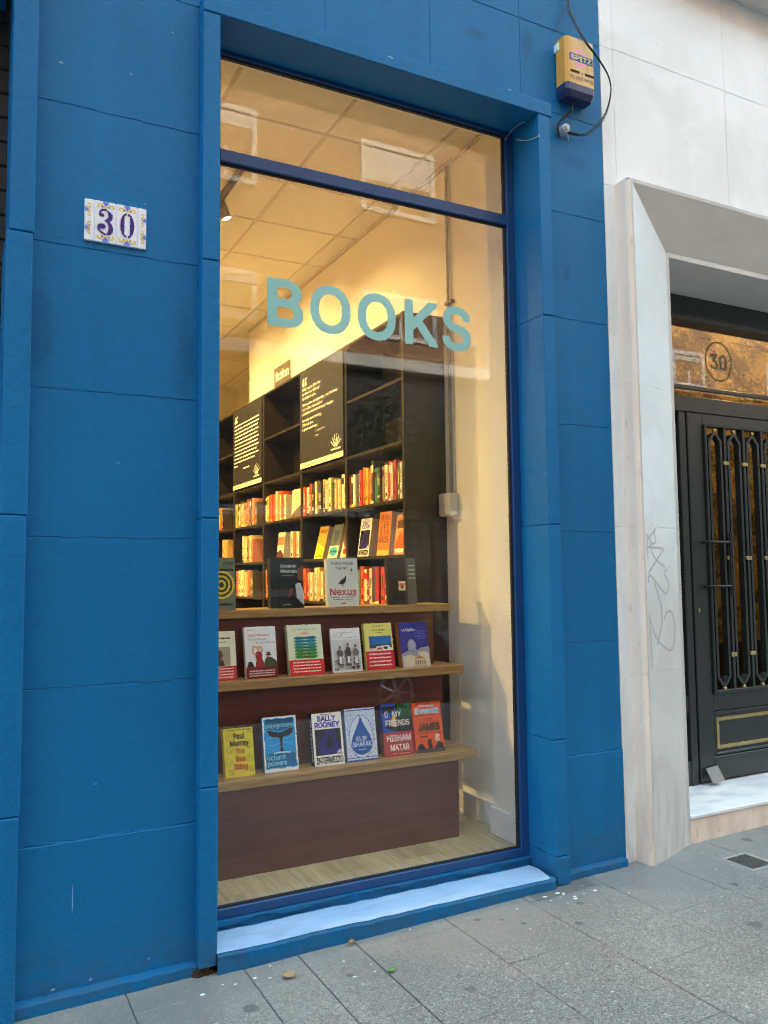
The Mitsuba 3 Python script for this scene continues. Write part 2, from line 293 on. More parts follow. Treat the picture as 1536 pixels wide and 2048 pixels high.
# ================================================================== GROUND
GZ = lambda x: 0.0148 * (x - 0.4)
def tilt(v): v = np.array(v, float); v[:, 2] += GZ(v[:, 0]); return v
struct('road', trimesh.Trimesh([[-300, -300, -.16], [300, -300, -.16], [300, 300, -.16], [-300, 300, -.16]], [[0, 1, 2], [0, 2, 3]]), 'asphalt', 'dark asphalt street running past the shop')
pv = struct('pavement', (tilt([[-9, -1.1, -.007], [12, -1.1, -.007], [12, 3.4, -.007], [-9, 3.4, -.007]]), [[0, 1, 2], [0, 2, 3]]), 'grout', 'grey stone pavement in front of the shop')
rng = random.Random(4)
def paver(x0, x1, y0, y1):
    g = 0.0016; b = 0.0022; dz = [rng.uniform(-.0012, .0012) for _ in range(4)]
    o = [(x0 + g, y0 + g), (x1 - g, y0 + g), (x1 - g, y1 - g), (x0 + g, y1 - g)]; c = [(x0 + g + b, y0 + g + b), (x1 - g - b, y0 + g + b), (x1 - g - b, y1 - g - b), (x0 + g + b, y1 - g - b)]
    v = [(x, y, dz[i]) for i, (x, y) in enumerate(c)] + [(x, y, dz[i] - .0025) for i, (x, y) in enumerate(o)] + [(x, y, -.03) for x, y in o]
    f = [[0, 1, 2, 3]] + [[4 + i, 4 + (i + 1) % 4, (i + 1) % 4, i] for i in range(4)] + [[8 + i, 8 + (i + 1) % 4, 4 + (i + 1) % 4, 4 + i] for i in range(4)]
    return tilt(v), np.array(f)
cols = [(-.26, .15, 2.75), (.15, .55, 2.45), (.55, .96, 2.872), (.96, 1.17, 2.84), (1.17, 1.40, 2.45), (1.40, 1.81, 2.89), (1.81, 2.21, 2.535), (2.21, 2.62, 2.935), (2.62, 3.03, 2.555), (3.03, 3.44, 2.91), (3.44, 3.85, 2.60), (3.85, 4.26, 2.93), (4.26, 4.67, 2.6)]
far = MB()
for i, (x0, x1, yj) in enumerate(cols):
    ys = [3.3, yj] + [yj - (0.66 if 2.2 < x0 < 2.3 and k == 0 else 0.6) - 0.6 * k for k in range(9)]
    for a, b in zip(ys, ys[1:]):
        if b < -1.1: break
        if a > 1.2: put(pv + '__paver', paver(x0, x1, b, a), 'paver')
        else: far.raw(*paver(x0, x1, b, a))
for x0 in list(np.arange(-9, -.3, .41)) + list(np.arange(4.67, 11.5, .41)):
    for y1 in np.arange(3.3, -.5, -.6): far.raw(*paver(x0, x0 + .41, y1 - .6, y1))
k = put(pv + '__paver_field', far, 'paver'); labels[k] = {'label': 'pavers further along the pavement', 'kind': 'stuff'}
put(pv + '__kerb', bbox(-9, 12, -1.28, -1.1, -.17, .0, .015), 'render_band')
struct('far_pavement', bbox(-30, 40, -9.6, -7.6, -.2, -.03, .01), 'paver', 'pavement on the far side of the street')

# drain cover, leaves
dc = thing('drain_cover', 'small square cast iron cover set in the pavement by the marble doorstep', 'drain cover')
m = bbox(3.325, 3.455, 2.70, 2.852, -.02, .003, .002); m.vertices = tilt(m.vertices); put(dc + '__lid', m, 'iron_cover')
fr = MB()
for a in ((3.310, 3.485, 2.856, 2.872), (3.312, 3.46, 2.688, 2.697), (3.312, 3.322, 2.698, 2.855), (3.459, 3.482, 2.690, 2.855)): fr.add(bbox(a[0], a[1], a[2], a[3], -.02, .0022, .001))
v, f = fr.mesh(); put(dc + '__mortar_frame', (tilt(v), f), 'pale_mortar')
def leaf(key, label, x, y, s, ang, bs, curl):
    k = thing(key, label, 'leaf')
    t = np.linspace(0, 1, 13); w = 0.42 * np.sin(np.pi * t) ** 0.8 * (1 + 0.25 * np.sin(t * 17)); v = []
    for i, a in enumerate(t):
        for sd in (-1, -.5, 0, .5, 1): v.append(((a - .5) * s, sd * w[i] * s, s * (curl * (sd * sd * .5 + (a - .5) ** 2 * 1.2) + .03 * math.sin(9 * a + 4 * sd)) + .004))
    v = np.array(v); f = [[i * 5 + j, (i + 1) * 5 + j, (i + 1) * 5 + j + 1, i * 5 + j + 1] for i in range(12) for j in range(4)]
    c, sn = math.cos(ang), math.sin(ang); R = np.array([[c, -sn, 0], [sn, c, 0], [0, 0, 1]]); v = v @ R.T + [x, y, 0]
    put(k + '__blade', (tilt(v), np.array(f)), bs, True)
    st = np.array([[-.48 * s, 0, .01], [-.62 * s, .02 * s, .012], [-.78 * s, .07 * s, .008]]) @ R.T + [x, y, 0]
    put(k + '__stalk', MB().tube(tilt(st), .0012, 5), bs)
leaf('dry_leaf', 'curled dry brown leaf lying on the pavement below the window', 1.081, 2.845, .052, 2.2, 'leaf_brown', .28)
leaf('green_leaf', 'small fresh green leaf lying on the pavement', 1.417, 2.70, .036, .4, 'leaf_fresh', .2)
leaf('leaf_scrap', 'tiny brown leaf scrap caught at the foot of the window sill', 1.38, 2.962, .03, 1.0, 'leaf_brown', .6)

# ================================================================== BLUE SHOP BUILDING
SB = thing('shop_building', 'blue painted stone shopfront of the bookshop', 'building')
def slab(x0, x1, z0, z1, y, depth=.05, jit=.0012, gap=.0010, bev=.0020):
    """stone slab in the facade that faces -y, painted edges a little uneven"""
    x0 += gap; x1 -= gap; z0 += gap; z1 -= gap; pts = []
    n = lambda a, b: max(2, int(abs(b - a) / .035))
    for (ax, az), (bx, bz) in (((x0, z0), (x1, z0)), ((x1, z0), (x1, z1)), ((x1, z1), (x0, z1)), ((x0, z1), (x0, z0))):
        for t in np.linspace(0, 1, n(ax + az, bx + bz), endpoint=False): pts.append((ax + (bx - ax) * t, az + (bz - az) * t))
    p = np.array(pts); q = np.stack([p[:, 0], p[:, 1], np.full(len(p), y)], 1)
    j = np.stack([meshkit.noise(q * 37, 1), meshkit.noise(q * 37, 2)], 1) - .5
    p = p + j * 2 * jit; c = p.mean(0); half = np.array([(x1 - x0) / 2, (z1 - z0) / 2])
    inner = c + (p - c) * (1 - bev / half); N = len(p)
    v = [(c[0], y, c[1])] + [(a, y, b) for a, b in inner] + [(a, y + bev, b) for a, b in p] + [(a, y + depth, b) for a, b in p]
    f = []
    for i in range(N):
        k = (i + 1) % N
        f += [[0, 1 + i, 1 + k], [1 + i, 1 + N + i, 1 + N + k], [1 + i, 1 + N + k, 1 + k], [1 + N + i, 1 + 2 * N + i, 1 + 2 * N + k], [1 + N + i, 1 + 2 * N + k, 1 + N + k]]
    return np.array(v), np.array(f)
def courses(x0, x1, zs, y, key='wall_slab', **k):
    for i, (a, b) in enumerate(zip(zs, zs[1:])): put(f'{SB}__{key}', slab(x0, x1, a, b, y - (.0075 if i == 0 else 0), **k), 'blue_paint')   # the lowest course stands a little proud
PY = 3.06
courses(.195, .80, [.04, .536, 1.058, 1.579, 2.103, 2.629, 3.156, 3.68, 4.2, 4.72], PY)
courses(2.48, 2.879, [.06, .578, 1.102, 1.629, 2.146, 2.669, 3.202, 3.705], PY)

for x0, x1 in ((.80, 1.336), (1.336, 1.857), (1.857, 2.367), (2.367, 2.879)):
    put(SB + '__wall_slab', slab(x0, x1, 3.705, 4.137, PY), 'blue_paint')
    put(SB + '__wall_slab', slab(x0, x1, 4.137, 4.68, PY), 'blue_paint')
put(SB + '__wall_backing', cat(bbox(.15, .84, PY + .0028, 3.4, -.1, 4.72), bbox(2.47, 2.876, PY + .0028, 3.4, -.1, 4.72), bbox(.84, 2.47, PY + .0028, 3.2, 3.66, 4.72)), 'blue_paint')
rj = np.random.default_rng(8)
def ridge(x0, x1, z, y=PY):
    n = max(4, int((x1 - x0) / .012)); xs = np.linspace(x0, x1, n); q = np.stack([xs * 30, xs * 0 + z * 7, xs * 0], 1)
    r = .0028 * np.clip(meshkit.noise(q, 3) * 1.9 - .55, 0.02, 1); p = np.stack([xs, np.full(n, y + .0008), z + .0035 * (meshkit.noise(q * .7, 5) - .5)], 1)
    put(SB + '__joint_paint', MB().tube(p, r, 6), 'blue_paint', True)
for z in (.536, 1.058, 1.579, 2.103, 2.629, 3.156, 3.68): ridge(.2, .795, z)
for z in (.578, 1.102, 1.629, 2.146, 2.669, 3.202): ridge(2.494, 2.877, z)
ridge(.2, .795, .538)
# projecting flat strips beside the openings
def strip(x0, x1, zs, y1=3.30):
    for a, b in zip(zs, zs[1:]):
        m = slab(x0, x1, a, b, 3.0, depth=y1 - 3.0, jit=.0010, gap=.0012, bev=.004)
        put(SB + '__pilaster_block', m, 'blue_paint')
for (za, zb), xa_, xb_ in zip(((.0, .655), (.655, 1.648), (1.648, 2.63), (2.63, 3.636), (3.636, 4.7)), (.112, .115, .119, .127, .136), (.199, .2025, .206, .2095, .213)): strip(xa_, xb_, [za, zb])
strip(.797, .866, [.035, .667, 1.652, 2.64, 3.634])
strip(2.419, 2.492, [.03, .158, .673, 1.656, 2.647, 3.634])
strip(.797, 2.506, [3.634, 3.708], 3.23)
for xa, xb_, za, zb in ((.782, .850, -.01, .034), (2.428, 2.485, .022, .03)):
    m = bbox(xa, xb_, 3.012, 3.06, za, zb, .008).subdivide().subdivide().subdivide(); m.vertices = m.vertices + (np.stack([meshkit.noise(m.vertices * 70, q) for q in range(3)], 1) - .5) * .022
    put(SB + '__rust_patch', m, 'rust')
# plinths with sloping tops
for x0, x1, zt in ((.198, .797, .050), (2.492, 2.862, .056)):
    z0 = -.05; n = 26; xs = np.linspace(x0, x1, n); jt = .004 * (meshkit.noise(np.stack([xs * 40, xs * 0, xs * 0], 1)) - .5)
    v, f = [], []
    for x, j in zip(xs, jt):
        zz = zt + GZ(x) * .6 + j; v += [(x, 3.026 + j, z0), (x, 3.026 + j, zz - .014), (x, 3.031 + j, zz - .004), (x, 3.07, zz)]
    for i in range(n - 1):
        for q in range(3): f.append([i * 4 + q, (i + 1) * 4 + q, (i + 1) * 4 + q + 1, i * 4 + q + 1])
    e = (n - 1) * 4; f += [[e, e + 3, e + 2, e + 1]]
    put(SB + '__plinth', (np.array(v), np.array(f)), 'blue_paint')
# window sill
xs = np.linspace(.862, 2.395, 60); w1 = meshkit.noise(np.stack([xs * 11, xs * 0, xs * 0 + 3], 1)) - .5; w2 = meshkit.noise(np.stack([xs * 17, xs * 0, xs * 0 + 9], 1)) - .5
v, f, v2, f2 = [], [], [], []
for x, a, b in zip(xs, w1, w2):
    yf = 2.988 + .006 * a; zt = .079 + .004 * b
    v += [(x, yf, -.05), (x, yf - .002, zt - .012), (x, yf + .004, zt - .002), (x, yf + .012, zt), (x, 3.23, zt - .006)]
    r = max(0, (x - 2.372) / .023) ** 1.5
    v2 += [(x, min(yf + .003 + .11 * r, 3.18), zt + .001), (x, yf + .014 + .10 * r, zt + .0035), (x, 3.178 + .006 * b, zt - .002)]
for i in range(59):
    for q in range(4): f.append([i * 5 + q, (i + 1) * 5 + q, (i + 1) * 5 + q + 1, i * 5 + q + 1])
    for q in range(2): f2.append([i * 3 + q, (i + 1) * 3 + q, (i + 1) * 3 + q + 1, i * 3 + q + 1])
sl = put(SB + '__sill', (np.array(v), np.array(f)), 'blue_paint')
put(SB + '__sill__pale_top', (np.array(v2), np.array(f2)), 'pale_sill_paint', True); labels[SB + '__sill__pale_top'] = {'label': 'pale lavender painted top of the window sill'}
xs = np.linspace(.864, 2.42, 80); jt = meshkit.fbm(np.stack([xs * 16, xs * 0, xs * 0 + 1], 1), 3) - .5
up = sg.Polygon([(x, .070) for x in xs] + [(x, .1085) for x in xs[::-1]])
put(SB + '__sill__upstand', prism(up, 'y', 3.196, 3.25), 'blue_paint')
flake = sg.Polygon([(x, .096 + .034 * j - .005 * math.sin(x * 3)) for x, j in zip(xs, jt)] + [(x, .1075) for x in xs[::-1]]).buffer(0)
put(SB + '__sill__peeling_paint', cat(*[prism(g, 'y', 3.186, 3.199) for g in getattr(flake, 'geoms', [flake])]), 'blue_paint')

# shop window
WN = SB + '__window'
put(WN + '__stile', bbox(.862, .922, 3.205, 3.25, .1085, 3.64, .003), 'navy_frame')
put(WN + '__stile', bbox(2.374, 2.421, 3.205, 3.25, .1085, 3.64, .003), 'navy_frame')
put(WN + '__bottom_rail', bbox(.922, 2.374, 3.205, 3.25, .1085, .1475, .003), 'navy_frame')
put(WN + '__transom', bbox(.922, 2.374, 3.203, 3.25, 3.150, 3.203, .003), 'navy_frame')
put(WN + '__head', bbox(.922, 2.374, 3.207, 3.25, 3.616, 3.64, .003), 'navy_frame')
g = MB()
for z0, z1 in ((.1475, 3.150), (3.203, 3.616)):
    for a in ((.922, .928, z0, z1), (2.362, 2.374, z0, z1), (.928, 2.362, z1 - .008, z1), (.928, 2.362, z0, z0 + .007)): g.add(bbox(a[0], a[1], 3.2185, 3.232, a[2], a[3], .001))
put(WN + '__gasket', g, 'gasket')
for z0, z1 in ((.1535, 3.143), (3.209, 3.609)):
    put(WN + '__pane', trimesh.Trimesh([[.926, 3.2245, z0], [2.365, 3.2245, z0], [2.365, 3.2245, z1], [.926, 3.2245, z1]], [[0, 1, 2], [0, 2, 3]]), 'pane_glass')
for ch, x0, x1, z0, z1 in (('B', 1.134, 1.297, 2.489, 2.698), ('O', 1.329, 1.522, 2.486, 2.702), ('O', 1.557, 1.750, 2.486, 2.702), ('K', 1.797, 1.973, 2.489, 2.700), ('S', 1.998, 2.160, 2.486, 2.703)):
    v, f = text2d(ch, 1.0, .011); lo, hi = v.min(0), v.max(0); v = (v - lo) / (hi - lo) * [x1 - x0, z1 - z0] + [x0, z0]
    put(WN + '__letter', (np.stack([v[:, 0], np.full(len(v), 3.2235), v[:, 1]], 1), f), 'letter_film')
labels[WN + '__letter'] = {'label': 'pale turquoise letter B of the word BOOKS'}
# left neighbour opening: dark roller shutter in its recess
put(SB + '__shutter', cat(*[bbox(-1.3, .15, 3.305, 3.34, z, z + .093, .006) for z in np.arange(-.05, 3.6, .095)]), 'gasket')
labels[SB + '__shutter'] = {'label': 'dark metal shutter in the opening at the left edge'}
put(SB + '__side_wall', cat(bbox(-6, -1.3, 3.0, 3.4, -.1, 4.7), bbox(-1.3, .112, 3.0, 3.4, 3.6, 4.7)), 'blue_paint')
put(SB + '__upper_storeys', cat(bbox(-6, 2.88, 3.07, 3.4, 4.72, 15), bbox(-6, 2.88, 3.4, 13, 4.4, 15)), 'brick')
for x0 in (-4.2, -1.6, 1.0):
    for z0 in (6.2, 9.2, 12.2): put(SB + '__upper_window', bbox(x0, x0 + 1.2, 3.05, 3.09, z0, z0 + 1.5), 'dark_pane')

# house number tiles
NT = thing('house_number', 'white and blue ceramic house number 30 on the blue wall', 'house number')
yt, zt0, zt1 = 3.049, 2.657, 2.811
def fan(a, x, y, s, ang):
    """blue palmette between two yellow scrolls"""
    def tr(pts): c, sn = math.cos(ang), math.sin(ang); return [((x + (px * c - py * sn) * s) / a.w, (y + (px * sn + py * c) * s) / a.h) for px, py in pts]
    bl, pl, ye, dk = (86, 108, 205), (140, 160, 225), (226, 190, 96), (70, 62, 90)
    a.poly(tr([(-.1, .25), (-.42, .55), (-.34, .9), (0, .75), (.34, .9), (.42, .55), (.1, .25)]), pl)
    for t in (-.55, 0, .55): a.line(tr([(0, .25), (math.sin(t) * .45, .3 + math.cos(t) * .5)]), s * .07, bl, t > -.5)
    for sg_ in (-1, 1):
        a.line(tr([(0, .05), (.3 * sg_, .22), (.55 * sg_, .42), (.85 * sg_, .36), (.98 * sg_, .14), (.84 * sg_, .06)]), s * .085, ye, sg_ > 0)
    for sg_ in (-1, 1): a.ell((x + (.47 * sg_ * math.cos(ang) - .12 * math.sin(ang)) * s) / a.w if False else tr([(.4 * sg_, .14)])[0][0], tr([(.4 * sg_, .14)])[0][1], s * .12 / a.w, s * .08 / a.h, dk, sg_ > 0)
def tile(x0, x1, kind):
    w, h = x1 - x0, zt1 - zt0; k = put(NT + '__tile', bbox(x0, x1, yt, 3.0605, zt0, zt1, .0015), 'tile_white'); a = Art(w, h)
    nv = (32, 20, 120)
    if kind in '30':
        fan(a, w * .5, h * .835, .030, 0); fan(a, w * .5, h * .165, .030, math.pi)
    if kind == '3':
        a.poly([(.52, .80), (.68, .765), (.80, .70), (.82, .62), (.77, .55), (.66, .51), (.78, .46), (.84, .37), (.82, .27), (.73, .20), (.60, .185), (.52, .20), (.60, .27), (.63, .36), (.60, .45), (.54, .50), (.42, .535), (.54, .57), (.61, .63), (.60, .72)], nv)
        a.line([(.50, .80), (.34, .785), (.24, .73), (.24, .67), (.30, .65)], .0034, nv); a.ell(.32, .655, .12, .045, nv, True)
        a.line([(.48, .195), (.32, .23), (.18, .30), (.17, .38), (.24, .42)], .0034, nv); a.ell(.34, .385, .165, .065, nv, True)
    if kind == '0':
        a.poly(affinity.translate(affinity.scale(sg.Point(0, 0).buffer(1, 16), .34 * w, .31 * h), .5 * w, .5 * h).difference(sg.box(.385 * w, .27 * h, .615 * w, .73 * h).buffer(.0015)).difference(sg.box(.46 * w, .1 * h, .54 * w, .9 * h)), nv)
    if kind == 'l':
        for t in (.74, .30): fan(a, w * .62, h * t, .024, math.pi / 2)
    if kind == 'r':
        for t in (.70, .28): fan(a, w * .38, h * t, .024, -math.pi / 2)
    put(k + '__painted_decoration', a.mb, 'tile_glaze', to_world=tf((x0, yt - .0001, zt0)))
    return k
scene['tile_white'] = P((0.72, 0.74, 0.80), 0.12, 0.5)
xb = [.377, .4115, .490, .5645, .597]
for i, kd in enumerate('l30r'): tile(xb[i] + .0004, xb[i + 1] - .0004, kd)

# alarm box with its cables
AB = thing('alarm_box', 'yellow and navy burglar alarm box high on the blue wall beside the marble', 'alarm box')
ax0, ax1, ay0, ay1, az0, az1, zn = 2.583, 2.768, 2.978, 3.052, 3.768, 4.068, 3.832
def rprism(z0, z1, x0=ax0, x1=ax1, y0=ay0, r=.018, top=0.0):
    sh = sg.box(x0 + r, y0 + r, x1 - r, ay1 + .02).buffer(r, quad_segs=5).intersection(sg.box(x0, y0, x1, ay1)); return prism(sh, 'z', z0, z1)
scene['alarm_yellow'] = P(proc(lambda p, n, uv: mix((0.62, 0.30, 0.05), (0.66, 0.42, 0.16), smoothstep(2.60, 2.64, p.x) * smoothstep(.3, .7, fbm(p.x * 14, p.y * 14, p.z * 7, 3) + .25))), 0.45)
scene['alarm_navy'] = P((0.020, 0.026, 0.085), 0.35)
b1 = rprism(zn, az1); put(AB + '__cover', b1, 'alarm_yellow', 30)
low = cat(rprism(zn - .035, zn)); h1 = trimesh.Trimesh(np.vstack([rprism(zn - .035, zn - .034).vertices, rprism(az0, az0 + .001, ax0 + .012, ax1 - .012, ay0 + .012, .018).vertices])).convex_hull
put(AB + '__base', cat(low, h1), 'alarm_navy', 30)
put(AB + '__bracket', cat(bbox(ax0 - .006, ax0 + .012, 3.025, 3.062, az1 - .055, az1 - .012, .004), bbox(ax1 - .004, ax1 + .008, 3.0, 3.062, az0 + .04, az1 - .008, .003), bbox(ax0 + .02, ax1, 3.045, 3.062, az0 + .02, az1 - .02)), 'skirting_white')
a = Art(ax1 - ax0, az1 - az0)
a.ell(.49, .665, .255, .158, (232, 160, 178)).ell(.49, .665, .155, .098, (222, 170, 110)).rect(.12, .92, .60, .72, (62, 84, 138))
a.text('SPITZ', .17, .87, .622, .078, (226, 205, 160), .012)
for x0, x1 in ((.14, .45), (.64, .95)): a.rect(x0, x1, .395, .437, (40, 26, 22), x0 > .2)
a.ell(.545, .41, .025, .016, (120, 100, 90)); a.text('91 433 99 00', .13, .97, .285, .06, (130, 112, 110), True)
a.line([(.74, .6), (.74, .46)], .0007, (90, 60, 40))
put(AB + '__printed_label', a.mb, 'matt_print', to_world=tf((ax0, ay0 - .0004, az0)))
CB = thing('alarm_cable', 'black twin cable looping down past the alarm box onto the marble edge', 'cable')
Rm = np.array([np.cross(_d, _f) * 1.0, _d, _f])
c1 = curve([(2.66, 3.02, 4.75), (2.652, 3.03, 4.40), (2.648, 3.03, 4.27), (2.652, 3.01, 4.20), (2.69, 2.965, 4.06), (2.765, 2.955, 3.985), (2.84, 2.965, 3.925), (2.872, 2.98, 3.87), (2.862, 2.99, 3.79), (2.825, 3.00, 3.71), (2.755, 3.025, 3.635), (2.70, 3.035, 3.615), (2.64, 3.045, 3.612)])
put(CB + '__strand', MB().tube(c1, .0034, 7), 'cable_black', True)
c2 = c1 + np.stack([.0065 * np.sin(np.linspace(0, 9, len(c1))) + .004, .004 * np.cos(np.linspace(0, 7, len(c1))), .006 * np.sin(np.linspace(1, 6, len(c1)))], 1)
put(CB + '__strand', MB().tube(c2, .0028, 7), 'cable_black', True)
put(CB + '__strand', MB().tube(curve([(2.649, 3.03, 4.28), (2.60, 3.04, 4.19), (2.575, 3.052, 4.12)]), .002, 6), 'cable_black', True)
AN = thing('cable_anchor', 'grimy white round cable clamp with loose wires under the alarm box', 'clamp')
def knob(c, r, h):
    m = trimesh.creation.cylinder(r, h, sections=24); m.apply_transform(trimesh.transformations.rotation_matrix(math.pi / 2, [1, 0, 0])); m.apply_translation(c); return m
put(AN + '__disc', cat(knob((2.602, 3.035, 3.612), .021, .05), knob((2.602, 3.006, 3.612), .013, .012)), 'grey_plastic', 40)
put(AN + '__wire', MB().tube(curve([(2.67, 3.02, 3.79), (2.655, 3.02, 3.745), (2.64, 3.03, 3.71), (2.595, 3.04, 3.665), (2.578, 3.045, 3.62), (2.585, 3.045, 3.585)]), .0045, 6), 'rust', True)
put(AN + '__wire', MB().tube(curve([(2.65, 3.02, 3.74), (2.645, 3.02, 3.70), (2.61, 3.04, 3.675), (2.57, 3.045, 3.64)]), .003, 6), 'cable_black', True)
put(AN + '__wire', MB().tube(curve([(2.61, 3.03, 3.605), (2.625, 3.03, 3.59), (2.635, 3.035, 3.565)]), .002, 6), 'grey_plastic', True)
put(AN + '__sleeve', MB().tube([(2.625, 3.04, 3.612), (2.69, 3.035, 3.614)], .0075, 8), 'cable_black', True)
LW = thing('loose_wire', 'thin loose wire ends sticking out at the upper right corner of the window recess', 'wire')
put(LW + '__end', MB().tube(curve([(2.36, 3.19, 3.575), (2.375, 3.15, 3.61), (2.395, 3.10, 3.628), (2.415, 3.09, 3.632)]), .0016, 5), 'grey_plastic', True)
put(LW + '__end', MB().tube(curve([(2.40, 3.15, 3.57), (2.412, 3.08, 3.535), (2.418, 3.01, 3.518), (2.416, 2.994, 3.522), (2.418, 2.99, 3.505)]), .002, 5), 'grey_plastic', True)

# ================================================================== MARBLE BUILDING
MBD = thing('marble_building', 'pale polished marble entrance facade next to the blue shop', 'building')
def mslab(x0, x1, z0, z1, y=3.06, bs='wall_marble', key='wall_slab'): return put(f'{MBD}__{key}', slab(x0, x1, z0, z1, y, jit=.0002, gap=.0007, bev=.0012), bs)
for z0, z1 in ((-.05, .937), (.937, 1.655), (1.655, 2.372), (2.372, 3.41), (3.41, 4.151), (4.151, 4.731)): mslab(2.88, 2.968, z0, z1)
for z0, z1 in ((3.41, 4.155), (4.155, 4.731)):
    for x0, x1 in ((2.968, 3.808), (3.808, 4.62), (4.62, 5.43), (5.43, 6.3)): mslab(x0, x1, z0, z1)
put(MBD + '__wall_backing', cat(bbox(2.884, 2.97, 3.063, 3.5, -.1, 4.73), bbox(2.97, 6.4, 3.063, 3.5, 3.42, 4.73), bbox(5.9, 9, 3.06, 3.5, -.1, 4.73), bbox(2.884, 3.36, 3.11, 3.7, -.1, 3.42)), 'wall_marble')
put(MBD + '__soffit', bbox(2.90, 9, 2.9, 3.5, 4.731, 4.95, .01), 'grey_soffit_stone')
put(MBD + '__upper_storeys', cat(bbox(2.885, 12, 3.07, 13, 4.95, 16)), 'render_band')
# surround: side stone, narrow front fillet, splayed jamb
JZ = [.115, .937, 1.655, 2.372]
for z0, z1 in zip([-.05] + JZ, JZ + [3.415]):
    zt = z1
    a0 = .0006
    put(MBD + '__surround_side', prism([(2.9505, 3.075), (2.9505, 2.995), (2.952, 2.983), (2.957, 2.974), (2.966, 2.967), (2.972, 2.9655), (2.972, 3.075)], 'z', z0 + a0, zt - a0), 'peach_stone', 40)
    # splay face with its fillet and inner edge; the top piece is mitred against the lintel
    prof = [(2.9725, 2.9655), (2.983, 2.9655), (2.9865, 2.968), (3.322, 3.0835), (3.345, 3.0835)]
    top = [3.4125, 3.3995, 3.392, 3.137, 3.1105] if z1 > 3 else [zt - a0] * 5
    v = [(x, y, z0 + a0) for x, y in prof] + [(x, y, t) for (x, y), t in zip(prof, top)] + [(3.345, 3.5, z0 + a0), (3.345, 3.5, top[-1])]
    f = [[i, i + 1, i + 6, i + 5] for i in range(4)] + [[4, 10, 11, 9]]
    put(MBD + '__jamb_slab', (np.array(v), np.array(f)), 'white_marble')
lp = [(2.9655, 3.4125), (2.9655, 3.3995), (2.968, 3.392), (3.0835, 3.137), (3.0835, 3.1105), (3.5, 3.1105)]
lx = [2.9725, 2.983, 2.9865, 3.322, 3.345, 3.345]
for nm, i0, bs in (('lintel_edge', 0, 'white_marble'), ('lintel_splay', 2, 'grey_soffit_stone'), ('lintel_edge', 3, 'white_marble'), ('lintel_soffit', 4, 'grey_soffit_stone')):
    for xa, xb2 in (((None, 4.62), (4.62, 6.0)) if i0 == 2 else ((None, 6.0),)):
        n1 = i0 + (2 if i0 == 0 else 1); idx = list(range(i0, n1 + 1))
        v = [(lx[i] if xa is None else xa, lp[i][0], lp[i][1]) for i in idx] + [(xb2 - .0008, lp[i][0], lp[i][1]) for i in idx]; L = len(idx)
        put(f'{MBD}__{nm}', (np.array(v), np.array([[i, i + 1, L + i + 1, L + i] for i in range(L - 1)])), bs)
put(MBD + '__lintel_top', bbox(2.951, 6.0, 2.967, 3.07, 3.4135, 3.419, .001), 'white_marble')
# graffiti on the splay
GR = thing('graffiti', 'thin grey marker scrawl running down the marble door jamb', 'graffiti')
su = np.array([.3355, .1155]); su = su / np.linalg.norm(su); o2 = np.array([2.9865, 2.968])
STK = [[(.112, 1.644), (.06, 1.612), (.02, 1.588), (.018, 1.555), (.022, 1.50)], [(.012, 1.616), (.051, 1.585), (.06, 1.566)], [(.107, 1.642), (.099, 1.615), (.114, 1.591), (.102, 1.574), (.05, 1.57)], [(.012, 1.553), (.179, 1.548), (.184, 1.536), (.108, 1.484), (.023, 1.426)], [(.055, 1.565), (.068, 1.527), (.114, 1.489), (.2, 1.457)],
       [(.221, 1.447), (.20, 1.42), (.243, 1.37), (.215, 1.322), (.18, 1.33), (.053, 1.407), (.021, 1.407), (.019, 1.381)], [(.082, 1.376), (.148, 1.259), (.153, 1.181), (.09, 1.074)], [(.176, 1.194), (.213, 1.227), (.269, 1.219), (.297, 1.134), (.266, 1.047), (.197, 1.042), (.081, 1.108), (.012, 1.219)], [(.014, 1.199), (.022, 1.112), (.027, .961)]]
for s_ in STK:
    c = curve([(a_, b_, 0) for a_, b_ in s_], 6)[:, :2]; g = sg.LineString(c).buffer(.0058, quad_segs=3)
    v, f = trimesh.creation.triangulate_polygon(g, engine='earcut')
    v3 = np.stack([o2[0] + v[:, 0] * su[0] + .0008 * su[1], o2[1] + v[:, 0] * su[1] - .0008 * su[0], v[:, 1]], 1)
    put(GR + '__stroke', (v3, f), 'marker')
# step
put(MBD + '__step', bbox(3.346, 5.9, 3.082, 3.56, .166, .187, .004), 'step_marble')
put(MBD + '__step_riser', bbox(3.322, 5.9, 3.092, 3.5, -.05, .1655, .003), 'peach_stone')

# entrance door
DR = MBD + '__door'; dp = 'door_paint'; y0 = 3.50
put(DR + '__frame_head', bbox(3.6, 5.9, 3.49, 3.60, 2.955, 3.12, .004), dp)
put(DR + '__frame_head_lip', bbox(3.6, 5.9, 3.47, 3.492, 2.955, 2.985, .003), dp)
put(DR + '__transom_rail', bbox(3.6, 5.9, 3.48, 3.60, 2.39, 2.487, .004), dp)
put(DR + '__transom_bar', bbox(3.6, 5.9, 3.455, 3.475, 2.520, 2.545, .004), dp)
put(DR + '__transom_pane', trimesh.Trimesh([[3.6, 3.53, 2.485], [5.9, 3.53, 2.485], [5.9, 3.53, 2.96], [3.6, 3.53, 2.96]], [[0, 1, 2], [0, 2, 3]]), 'pane_glass')
ring = affinity.scale(sg.Point(0, 0).buffer(1, 20), .122, .128).difference(affinity.scale(sg.Point(0, 0).buffer(1, 20), .112, .118))
v, f = trimesh.creation.triangulate_polygon(ring, engine='earcut'); put(DR + '__number_ring', (np.stack([v[:, 0] + 4.228, np.full(len(v), 3.528), v[:, 1] + 2.745], 1), f), 'frosted_film')
